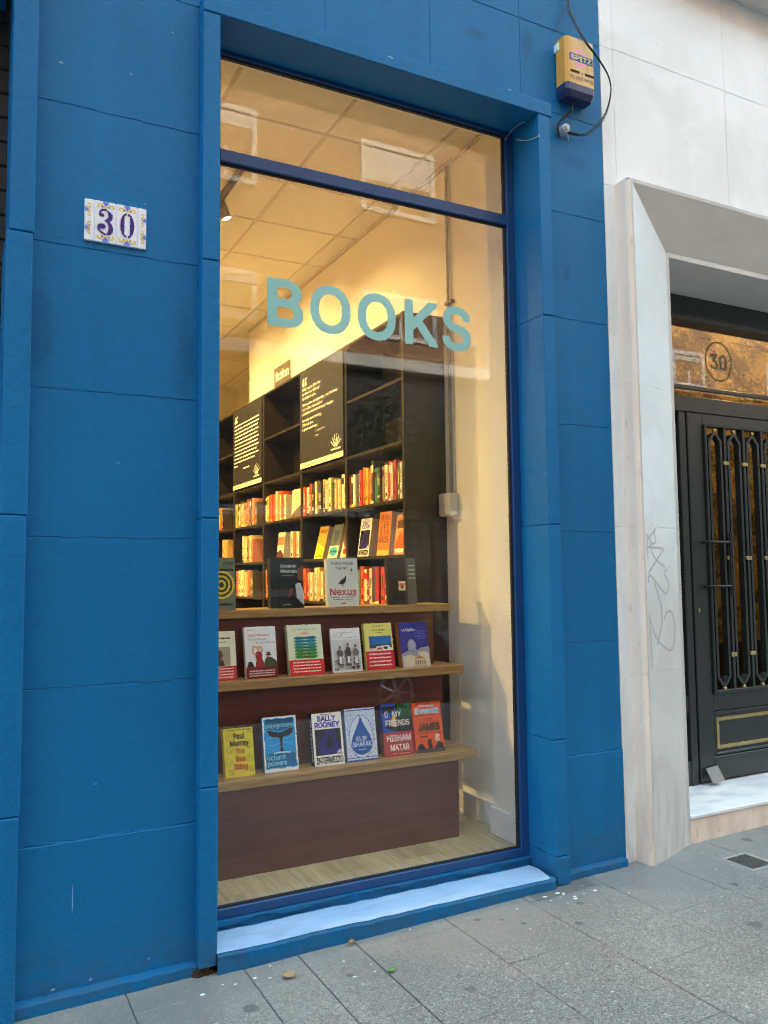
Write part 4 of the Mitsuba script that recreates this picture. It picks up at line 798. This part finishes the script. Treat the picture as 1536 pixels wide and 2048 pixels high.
def d_matar(a):
    a.rect(0, 1, 0, 1, (176, 56, 58)); a.rect(0, 1, .46, 1, (16, 22, 20)); a.rect(0, .48, .46, 1, (30, 74, 168)); a.rect(.55, 1, .72, 1, (20, 84, 44))
    a.poly([(.05, .98), (.3, .94), (.5, .97), (.4, .85), (.1, .8), (0, .86)], (14, 18, 22)); a.poly([(.05, .56), (.3, .5), (.5, .47), (.45, .52), (.2, .6)], (14, 18, 22)); a.ell(.47, .66, .16, .11, (222, 176, 66)); a.poly([(.47, .55), (.47, .77), (.64, .77), (.64, .55)], (16, 22, 20))
    for q in range(3): a.line([(.62 + q * .1, .98), (.75 + q * .08, .86), (.68 + q * .1, .74)], .003, (12, 52, 30), q > 0)
    w = (236, 224, 214); a.rect(.10, .20, .74, .86, (210, 214, 226)); a.rect(.12, .18, .755, .845, (30, 74, 168)); a.text('MY', .36, .66, .75, .105, w, True); a.text('FRIENDS', .10, .92, .575, .11, w, True)
    a.text('HISHAM', .10, .92, .285, .115, w, True); a.text('MATAR', .20, .84, .105, .115, w, True); a.words(.2, .85, .04, .012, (220, 160, 150), r7)
def s_matar(s): s.rect(0, 1, .46, 1, (40, 62, 130)); s.rect(0, 1, 0, .46, (124, 84, 50))
def d_james(a):
    dk = (54, 22, 14); a.rect(0, 1, 0, 1, (226, 84, 26)); bl = (150, 206, 226); a.text('Percival', .24, .76, .90, .055, bl, True); a.text('Everett', .08, .92, .775, .105, bl, .05)
    a.rect(.05, .95, .735, .745, dk); a.rect(.05, .95, .60, .606, dk, True); a.words(.3, .7, .66, .01, dk, r7); a.words(.38, .62, .63, .01, dk, r7, True)
    a.text('JAMES', .14, .90, .435, .135, dk, .05); a.rect(.05, .95, .38, .388, dk)
    a.rect(0, 1, 0, .075, (74, 66, 74)); a.poly([(.04, .07), (.1, .17), (.22, .19), (.3, .12), (.36, .07)], dk); a.poly([(.62, .07), (.72, .15), (.82, .21), (.94, .16), (.96, .07)], dk, True); a.poly([(.42, .07), (.45, .14), (.40, .18), (.46, .26), (.56, .27), (.54, .18), (.58, .1), (.56, .07)], dk, True)
    a.line([(.2, .32), (.45, .325)], .002, dk); a.rect(.70, .84, .22, .35, (240, 226, 214)); a.rect(.73, .81, .245, .325, (226, 84, 26)); a.ell(.77, .29, .03, .03, (240, 226, 214)); a.words(.1, .9, .97, .01, dk, r7)
L = 11
book('bee_book', 'yellow paperback reading The Bee Sting, first on the lowest shelf', .137, .210, .036, d_bee, (222, 206, 44), (212, 196, 44), tf((1.070, 3.595, Z1), -L))
book('whale_book', 'blue book with a black whale tail reading playground', .163, .243, .034, d_play, (226, 236, 240), (40, 120, 170), tf((1.252, 3.595, Z1), -L))
book('intermezzo_book', 'white book with navy picture reading Intermezzo on the lowest shelf', .152, .240, .036, d_inter, (232, 230, 222), (30, 24, 110), tf((1.493, 3.590, Z1), -L, -2), spine_draw=s_inter)
book('drop_book', 'blue and white patterned book with a large water drop', .158, .246, .038, d_elif, (216, 224, 236), (120, 150, 190), tf((1.664, 3.595, Z1), -L, -2))
book('friends_book', 'book with red lower half reading My Friends', .160, .250, .038, d_matar, (176, 56, 58), (40, 62, 130), tf((1.866, 3.60, Z1), -L, -1), spine_draw=s_matar)
book('james_book', 'orange book with dark lettering reading James, last on the lowest shelf', .160, .246, .030, d_james, (226, 84, 26), (206, 74, 26), tf((2.037, 3.592, Z1), -L, -3))
# ---- middle shelf
def band(a, h, col, r, rows=4):
    a.rect(0, 1, 0, h, col)
    for q in range(rows): a.words(.1, .9, h * (.2 + .2 * q), h * .07, (236, 214, 208), r, q > 0)
def d_grey(a):
    a.rect(0, 1, 0, 1, (222, 224, 206)); a.words(.3, .85, .84, .035, (60, 60, 56), r7); a.words(.2, .8, .77, .014, (110, 110, 100), r7)
    a.rect(.12, .82, .30, .68, (150, 148, 136)); a.ell(.45, .52, .14, .1, (70, 62, 58)); a.poly([(.3, .3), (.34, .42), (.58, .42), (.64, .3)], (58, 52, 50)); band(a, .29, (186, 54, 58), r7, 4)
def d_mend(a):
    a.rect(0, 1, 0, 1, (226, 232, 238)); a.words(.08, .3, .93, .012, (150, 150, 160), r7)
    a.text('Eduardo Mendoza', .10, .80, .815, .045, (196, 60, 60), True); a.text('Tres enigmas para', .10, .72, .74, .038, (110, 120, 140)); a.text('la Organización', .36, .96, .675, .038, (110, 120, 140))
    a.poly([(.30, .22), (.34, .36), (.30, .44), (.36, .52), (.48, .52), (.54, .46), (.52, .38), (.60, .26), (.62, .22)], (150, 40, 44)); a.ell(.42, .57, .06, .04, (210, 160, 130)); a.line([(.36, .6), (.26, .62), (.24, .5), (.32, .45)], .004, (210, 160, 130)); a.line([(.4, .6), (.52, .60), (.54, .52)], .004, (210, 160, 130), True)
    a.poly([(.58, .22), (.60, .34), (.68, .40), (.82, .40), (.94, .34), (1, .3), (1, .22)], (60, 70, 56)); a.ell(.72, .43, .055, .04, (196, 150, 120)); a.poly([(.60, .445), (.66, .455), (.68, .5), (.78, .5), (.80, .45), (.86, .44), (.72, .43)], (66, 52, 40)); a.poly([(.04, .22), (.08, .32), (.18, .33), (.24, .27), (.26, .22)], (40, 36, 46)); band(a, .225, (112, 26, 34), r7, 3)
def d_imp(a):
    a.rect(0, 1, 0, 1, (216, 226, 200)); a.text('LA IMPOSTURA', .16, .84, .885, .04, (120, 150, 130)); a.rect(.38, .62, .80, .855, (226, 196, 176)); a.words(.4, .6, .82, .012, (200, 90, 80), r7)
    cs = [(14, 120, 150), (16, 136, 156), (16, 150, 150), (24, 140, 120), (40, 140, 86), (56, 142, 66), (70, 140, 56)]
    for q, c in enumerate(cs):
        y = .735 - q * .062
        a.poly([(.16, y), (.26, y + .035), (.5, y + .02), (.74, y + .035), (.86, y), (.74, y - .04), (.5, y - .026), (.26, y - .04)], c); a.line([(.22, y - .004), (.5, y - .008), (.78, y - .004)], .0016, tuple(int(v * .45) for v in c))
    band(a, .30, (206, 34, 36), r7, 4)
def d_bw(a):
    a.rect(0, 1, 0, 1, (230, 234, 236)); a.text('Theodor Kallifatides', .08, .78, .885, .035, (110, 130, 150)); a.text('Otra vida', .08, .40, .825, .035, (70, 80, 90)); a.words(.08, .9, .78, .010, (140, 150, 160), r7)
    a.rect(.03, .97, .04, .74, (206, 210, 212)); r = random.Random(9)
    for q in range(46): a.ell(r.uniform(.06, .94), r.uniform(.06, .30), r.uniform(.02, .06), r.uniform(.008, .025), (r.choice((90, 130, 170, 60)),) * 3, q > 0 and False)
    for x, h_, c in ((.25, .5, 90), (.52, .56, 70), (.78, .52, 110)):
        a.poly([(x - .09, .16), (x - .07, .36), (x - .12, .46), (x - .05, h_), (x + .06, h_), (x + .11, .42), (x + .06, .34), (x + .09, .14)], (c, c, c)); a.ell(x, h_ + .05, .045, .035, (130, 124, 120)); a.poly([(x - .05, h_ + .06), (x, h_ + .10), (x + .05, h_ + .06)], (40, 38, 38)); a.poly([(x - .05, .2), (x - .03, .36), (x + .04, .34), (x + .05, .18)], (225, 226, 226))
def d_yel(a):
    a.rect(0, 1, 0, 1, (222, 220, 120)); a.words(.3, .7, .93, .012, (120, 116, 60), r7); a.text('La invitada', .28, .74, .835, .045, (70, 66, 40)); a.words(.36, .68, .79, .010, (120, 116, 60), r7)
    a.rect(.15, .95, .40, .72, (24, 110, 178)); a.rect(.15, .95, .40, .54, (46, 74, 104)); a.rect(.15, .95, .38, .46, (206, 200, 190)); a.poly([(.3, .40), (.4, .50), (.82, .52), (.93, .46), (.93, .4)], (216, 214, 210)); a.ell(.5, .44, .1, .035, (150, 90, 70)); a.ell(.72, .46, .08, .03, (60, 56, 60)); band(a, .40, (200, 40, 56), r7, 5)
def d_ciu(a):
    a.rect(0, 1, 0, 1, (38, 48, 140)); a.text('LA CIUDAD', .10, .56, .80, .055, (226, 226, 236), True); [a.words(.55, .92, .80 - q * .035, .010, (110, 120, 190), r7, q > 0) for q in range(6)]
    iv, gy_ = (206, 198, 176), (150, 156, 170)
    a.ell(.40, .48, .15, .14, (130, 140, 176)); a.rect(.26, .54, .34, .50, (140, 148, 176)); a.ell(.40, .50, .11, .10, (160, 168, 190)); a.poly([(.0, .30), (.2, .36), (.45, .33), (.7, .42), (1, .45), (1, 0), (0, 0)], gy_)
    a.poly([(.05, .0), (.05, .24), (.3, .28), (.55, .22), (.62, .34), (.95, .32), (.98, 0)], iv); a.poly([(.42, .18), (.62, .26), (.84, .18)], (176, 130, 96))
    for q in range(5): a.rect(.45 + q * .08, .49 + q * .08, .05, .15, (120, 96, 76), q > 0)
    a.words(.4, .9, .015, .014, (120, 96, 76), r7)
def s_brown(s): s.rect(0, 1, 0, 1, (166, 112, 52))
L = 12
book('grey_photo_book', 'pale book with a grey portrait and red band, cut off by the frame', .150, .226, .028, d_grey, (222, 224, 206), (210, 210, 196), tf((1.000, 3.688, Z2), -L))
book('dancer_book', 'white book with a woman in red and a dark red band', .152, .240, .030, d_mend, (226, 232, 238), (200, 206, 214), tf((1.196, 3.688, Z2), -L))
book('fish_book', 'pale green book with a stack of teal shapes and a bright red band', .176, .242, .034, d_imp, (216, 226, 200), (196, 204, 186), tf((1.409, 3.686, Z2), -L))
book('photo_book', 'white book with a black and white photograph of three people', .160, .214, .018, d_bw, (230, 234, 236), (190, 194, 200), tf((1.634, 3.690, Z2), -L))
book('beach_book', 'yellow book with a sea picture and a red band on the middle shelf', .158, .232, .026, d_yel, (222, 220, 120), (206, 200, 110), tf((1.818, 3.690, Z2), -L))
book('dome_book', 'deep blue book with a white dome and a brown spine', .164, .232, .040, d_ciu, (38, 48, 140), (166, 112, 52), tf((2.017, 3.686, Z2), -L, -1), spine_draw=s_brown)
# ---- top shelf
def d_circ(a):
    a.rect(0, 1, 0, 1, (104, 116, 104))
    for q in range(6): a.ell(.55, .48, .42 - q * .068, .27 - q * .043, (206, 190, 60) if q % 2 == 0 else (44, 50, 46), False)
    a.text('OCO', .62, .92, .865, .05, (40, 46, 42), True); a.words(.3, .95, .745, .04, (40, 46, 42), r7); a.words(.45, .9, .09, .036, (40, 46, 42), r7)
def d_mont(a):
    a.rect(0, 1, 0, 1, (24, 36, 36)); a.rect(0, .2, 0, 1, (30, 42, 40)); a.poly([(.62, .0), (.5, .25), (.56, .42), (.74, .52), (.8, .9), (1, .95), (1, 0)], (16, 16, 16)); a.poly([(.82, .56), (.80, .72), (.85, .85), (1, .88), (1, .52)], (112, 74, 52)); a.poly([(.8, .78), (.82, .92), (1, .95), (1, .84)], (26, 18, 14)); a.poly([(.78, .2), (.74, .48), (.9, .5), (1, .3), (1, .05)], (190, 200, 206)); a.poly([(.5, .2), (.54, .36), (.64, .42), (.7, .36), (.6, .22)], (84, 52, 40))
    a.text('El conde de', .30, .76, .80, .06, (216, 226, 226), True); a.text('Montecristo', .30, .80, .70, .06, (216, 226, 226), True); a.words(.34, .7, .635, .012, (150, 160, 160), r7); a.words(.36, .6, .06, .012, (170, 176, 176), r7)
def d_nex(a):
    a.rect(0, 1, 0, 1, (208, 218, 212)); g_ = (74, 76, 74); rd = (176, 44, 60)
    a.text('Yuval Noah', .12, .86, .865, .066, g_, True); a.text('Harari', .28, .68, .77, .066, g_, True)
    a.poly([(.28, .465), (.36, .475), (.42, .53), (.5, .575), (.555, .585), (.565, .625), (.60, .635), (.625, .61), (.60, .595), (.605, .55), (.585, .505), (.54, .47), (.46, .455), (.40, .46)], (34, 26, 30)); a.line([(.47, .46), (.465, .425), (.5, .42)], .0012, (60, 40, 40)); a.line([(.5, .46), (.5, .42), (.54, .415)], .0012, (60, 40, 40), True)
    a.ell(.79, .735, .095, .062, (150, 160, 156), False, .0012); a.ell(.79, .75, .035, .028, (90, 70, 70))
    a.text('Nexus', .06, .93, .235, .14, rd, True); a.words(.08, .9, .185, .012, g_, r7); a.words(.16, .8, .14, .012, g_, r7, True); a.rect(.42, .56, .05, .075, rd)
def d_dark(a):
    a.rect(0, 1, 0, 1, (40, 32, 26)); a.rect(.66, 1, 0, 1, (88, 92, 84)); a.rect(.62, .68, 0, 1, (70, 56, 42)); a.rect(.36, .60, .30, .50, (222, 206, 160)); a.rect(.40, .56, .40, .45, (196, 84, 50)); a.ell(.48, .37, .06, .03, (120, 70, 40)); a.poly([(.1, .08), (.2, .22), (.4, .2), (.5, .26), (.56, .1)], (16, 14, 14))
    for q in range(4): a.words(.74, .98, .82 - q * .09, .02, (206, 214, 214), r7, q > 0)
L = 4
book('circles_book', 'grey green book with yellow and black rings, cut off by the frame', .150, .248, .030, d_circ, (104, 116, 104), (90, 100, 92), tf((1.027, 3.800, Z3), -L))
book('count_book', 'dark book with a portrait reading El conde de Montecristo', .172, .248, .050, d_mont, (24, 36, 36), (30, 40, 38), tf((1.352, 3.795, Z3), -L))
book('nexus_book', 'white book with a black pigeon reading Nexus', .172, .244, .034, d_nex, (208, 218, 212), (190, 200, 196), tf((1.658, 3.800, Z3), -L))
book('sticker_book', 'dark book with a small cream sticker at the end of the top shelf', .170, .246, .030, d_dark, (40, 32, 26), (36, 30, 26), tf((2.004, 3.800, Z3), -L))
# ---- books shown face out on the bookcase
def d_martyr(a): a.rect(0, 1, 0, 1, (196, 150, 40)); a.poly([(0, .5), (1, .32), (1, 0), (0, 0)], (250, 205, 20)); a.text('Martyr!', .1, .92, .8, .1, (90, 60, 30), True); a.text('Kaveh Akbar', .08, .92, .06, .07, (110, 76, 20), True); a.poly([(.1, .3), (.2, .42), (.3, .36), (.24, .26)], (240, 130, 30))
def d_blue2(a): a.rect(0, 1, 0, 1, (92, 100, 92)); a.rect(0, 1, 0, .36, (240, 226, 180)); a.ell(.5, .2, .44, .14, (70, 170, 190)); a.words(.12, .88, .17, .05, (30, 70, 90), r7); a.poly([(.2, .6), (.5, .42), (.8, .6), (.76, .8), (.24, .8)], (60, 76, 80))
def d_pale(a): a.rect(0, 1, 0, 1, (236, 214, 160)); a.poly([(0, 1), (1, 1), (1, .5), (.3, .3), (0, .5)], (120, 84, 66)); a.ell(.5, .2, .3, .1, (200, 60, 40))
def d_star(a): a.rect(0, 1, 0, 1, (226, 128, 52)); [a.text(t, .12, .9, y, .14, (96, 54, 60), True) for t, y in (('WAN', .8), ('DER', .63), ('STA', .46), ('RS', .29))]; a.rect(0, 1, 0, .12, (240, 190, 90))
def d_or(a): a.rect(0, 1, 0, 1, (214, 150, 110)); a.poly([(0, .2), (.5, .6), (1, .3), (1, .1), (0, .05)], (236, 100, 40)); a.rect(.1, .9, .65, .85, (96, 66, 56)); a.rect(.1, .9, .05, .15, (250, 236, 210))
def d_wt(a): a.rect(0, 1, 0, 1, (240, 214, 170)); a.rect(0, 1, .55, .85, (226, 120, 90)); a.poly([(0, .3), (.5, .4), (1, .2), (1, 0), (0, 0)], (90, 50, 40))
def d_block(a): a.rect(0, 1, 0, 1, (236, 206, 160)); a.poly([(0, 0), (1, 0), (1, .45), (.5, .3), (0, .1)], (110, 86, 66)); [a.words(.2, .8, .75 - .06 * q, .02, (206, 150, 110), r7, q > 0) for q in range(4)]
def face_out(name, label, ya, w, h, t, draw, cov, z, lean=12):
    M = T().translate([BX + .02, ya, z]).rotate([0, 0, 1], -90).rotate([1, 0, 0], -lean); book(name, label, w, h, t, draw, cov, tuple(int(v * .8) for v in cov), M)
face_out('martyr_book', 'yellow book reading Martyr! facing out in the second bay', 5.38, .155, .235, .05, d_martyr, (226, 170, 30), ZB, 14)
face_out('oval_book', 'dark book with a turquoise oval facing out in the second bay', 5.14, .160, .235, .05, d_blue2, (92, 100, 92), ZB, 14)
face_out('pale_book', 'cream and brown book facing out at the near end of the second bay', 4.93, .12, .22, .05, d_pale, (236, 214, 160), ZB, 14)
face_out('intermezzo_copy', 'white and navy book facing out in the nearest bay of the bookcase', 4.665, .155, .24, .09, d_inter, (232, 230, 222), ZB, 8)
face_out('stars_book', 'orange book with tall lettering facing out in the nearest bay', 4.395, .155, .262, .09, d_star, (226, 128, 52), ZB, 6)
face_out('tan_book', 'tan and orange book facing out at the end of the nearest bay', 4.185, .13, .235, .08, d_or, (214, 150, 110), ZB, 8)
face_out('salmon_book', 'cream and salmon book facing out in the third bay of the bookcase', 6.15, .15, .225, .09, d_wt, (240, 214, 170), ZB, 6)
face_out('block_book', 'thick cream book facing out at the near end of the third bay', 5.815, .20, .215, .05, d_block, (236, 206, 160), ZA, 3)

# ================================================================== ACROSS THE STREET (seen in the panes)
OB = thing('opposite_building', 'brick apartment block across the street reflected in the shop window', 'building')
OY = -9.6
put(OB + '__wall', bbox(-22, 34, OY - 6, OY, 6.2, 14.5, .02), 'brick'); put(OB + '__string_course', bbox(-22, 34, OY - 1, OY + .25, 5.95, 6.22, .02), 'white_trim'); put(OB + '__cornice', bbox(-22, 34, OY - 6, OY + .4, 14.5, 14.8, .02), 'white_trim')
put(OB + '__ground_floor', bbox(-22, 34, OY - 6, OY - .05, -.1, 5.95, .02), 'shopfront_dark')
put(OB + '__shop_fascia', cat(*[bbox(x, x + 5.2, OY - .06, OY + .1, 2.65, 2.85, .01) for x in np.arange(-20, 30, 6)]), 'render_band')
for x in np.arange(-19, 32, 3): put(OB + '__shop_glazing', bbox(x, x + 2.5, OY - .06, OY - .03, .4, 2.5, .005), 'dark_pane')
for z in (6.7, 9.6, 12.1 if False else 12.6):
    for x, w in ((-10.5, 1.3), (-7, 1.9), (-3, 1.3), (.4, 1.9), (4.05, 1.35), (7.85, 1.92), (11.7, .9), (14.5, 1.9), (18, 1.3), (22, 1.9)):
        zz = z; hh = 1.05 if z < 7 else 1.65
        wk = put(OB + '__window_frame', frame4(x, x + w, zz, zz + hh, .11, OY - .03, OY + .06, .005), 'white_trim')
        put(OB + '__blind', cat(*[bbox(x + .11, x + w - .11, OY - .02, OY + .01 + .006 * (q % 2), zz + hh - .11 - .052 * (q + 1), zz + hh - .112 - .052 * q, .004) for q in range(int(hh * (.5 if w > 1.5 else .22) / .052) if z > 7 else 3)]), 'white_trim')
        put(OB + '__mullion', bbox(x + w / 2 - .04, x + w / 2 + .04, OY - .01, OY + .045, zz + .11, zz + hh * .45, .003), 'white_trim')
        put(OB + '__window_pane', bbox(x + .1, x + w - .1, OY - .05, OY - .021, zz + .1, zz + hh - .1, .001), 'dark_pane')
def car(label, x, yc, paint, L_=4.1):
    k = thing('parked_car', label, 'car', None); zg = -.16; hw = .86
    def loft(pr, w0, w1): 
        v = [(x + a * L_, yc + s_ * (w0 + (w1 - w0) * (c)), zg + b) for a, b, c in pr for s_ in (-1, 1)]; return trimesh.Trimesh(np.array(v)).convex_hull
    body = cat(loft([(0, .35, 0), (0, .62, .0), (.04, .78, .3), (.3, .86, .3), (.7, .92, .3), (.97, .90, .3), (1, .6, 0), (1, .35, 0), (.03, .22, .2), (.97, .22, .2)], hw, hw - .08))
    put(k + '__body', body, paint, 30)
    put(k + '__glasshouse', loft([(.24, .86, 0), (.98, .88, 0), (.42, 1.36, 1), (.84, 1.38, 1)], hw - .1, hw - .26), 'dark_pane', 20)
    put(k + '__roof', loft([(.40, 1.36, 0), (.86, 1.38, 0), (.44, 1.42, .5), (.80, 1.43, .5)], hw - .24, hw - .34), paint, 30)
    for i, a in enumerate((.18, .82)):
        for s_ in (-1, 1):
            c = (x + a * L_, yc + s_ * (hw - .08), zg + .31); w = knob(c, .31, .2); wk = put(k + '__wheel', w, 'tyre', 40)
            o = MB().add(knob((c[0], c[1] + s_ * .1, c[2]), .05, .02)); ring_ = trimesh.creation.annulus(.19, .22, .02, sections=28); ring_.apply_transform(trimesh.transformations.rotation_matrix(math.pi / 2, [1, 0, 0])); ring_.apply_translation((c[0], c[1] + s_ * .1, c[2])); o.add(ring_)
            for t in range(7):
                g = t * 2 * math.pi / 7; o.tube([(c[0] + .04 * math.cos(g), c[1] + s_ * .105, c[2] + .04 * math.sin(g)), (c[0] + .2 * math.cos(g), c[1] + s_ * .105, c[2] + .2 * math.sin(g))], .017, 5)
            put(wk + '__rim', o, 'rim')
    put(k + '__headlight', cat(*[bbox(x + .0 * L_ - .01, x + .05, yc + s_ * .62 - .14, yc + s_ * .62 + .14, zg + .56, zg + .68, .01) for s_ in (-1, 1)]), 'skirting_white')
car('dark red parked car reflected in the lower part of the shop window', .85, -2.3, 'car_red')
car('silver blue parked car behind the red one along the kerb', 5.3, -2.3, 'car_silver')
def tree(label, x, y, h, seed):
    k = thing('street_tree', label, 'tree', None); r = np.random.default_rng(seed); t = MB().tube(curve([(x, y, -.1), (x + .05, y, 1.5), (x - .05, y + .05, 3.0), (x, y, h * .6)]), np.linspace(.13, .06, 25), 8)
    ends = []
    for i in range(9):
        a = i * 2.4; e = (x + 1.5 * math.cos(a) * (.6 + .4 * r.random()), y + 1.5 * math.sin(a) * (.6 + .4 * r.random()), h * (.55 + .4 * r.random())); ends.append(e)
        t.tube(curve([(x, y, 2.4 + .12 * i), ((x + e[0]) / 2, (y + e[1]) / 2, (2.6 + e[2]) / 2 + .3), e]), np.linspace(.05, .012, 17), 5)
    put(k + '__trunk', t, 'bark', True)
    c = np.array(ends)[r.integers(0, 9, 5200)] + r.normal(0, .42, (5200, 3)); u = r.normal(size=(5200, 3)); u /= np.linalg.norm(u, axis=1, keepdims=True); w = np.cross(u, r.normal(size=(5200, 3))); w /= np.linalg.norm(w, axis=1, keepdims=True); s_ = .055
    v = np.stack([c - u * s_, c + w * s_ * .55, c + u * s_, c - w * s_ * .55], 1).reshape(-1, 3); i4 = np.arange(5200)[:, None] * 4
    put(k + '__crown', (v, np.hstack([i4, i4 + 1, i4 + 2, i4 + 3])), 'leaf_green')
tree('slim street tree on the far kerb reflected in the panes', 8.6, -7.9, 4.9, 5)
tree('leafy street tree on the far kerb further right in the reflection', 12.6, -7.9, 5.0, 6)
tree('bushy street tree on the far kerb to the left', 2.2, -7.9, 4.8, 7)
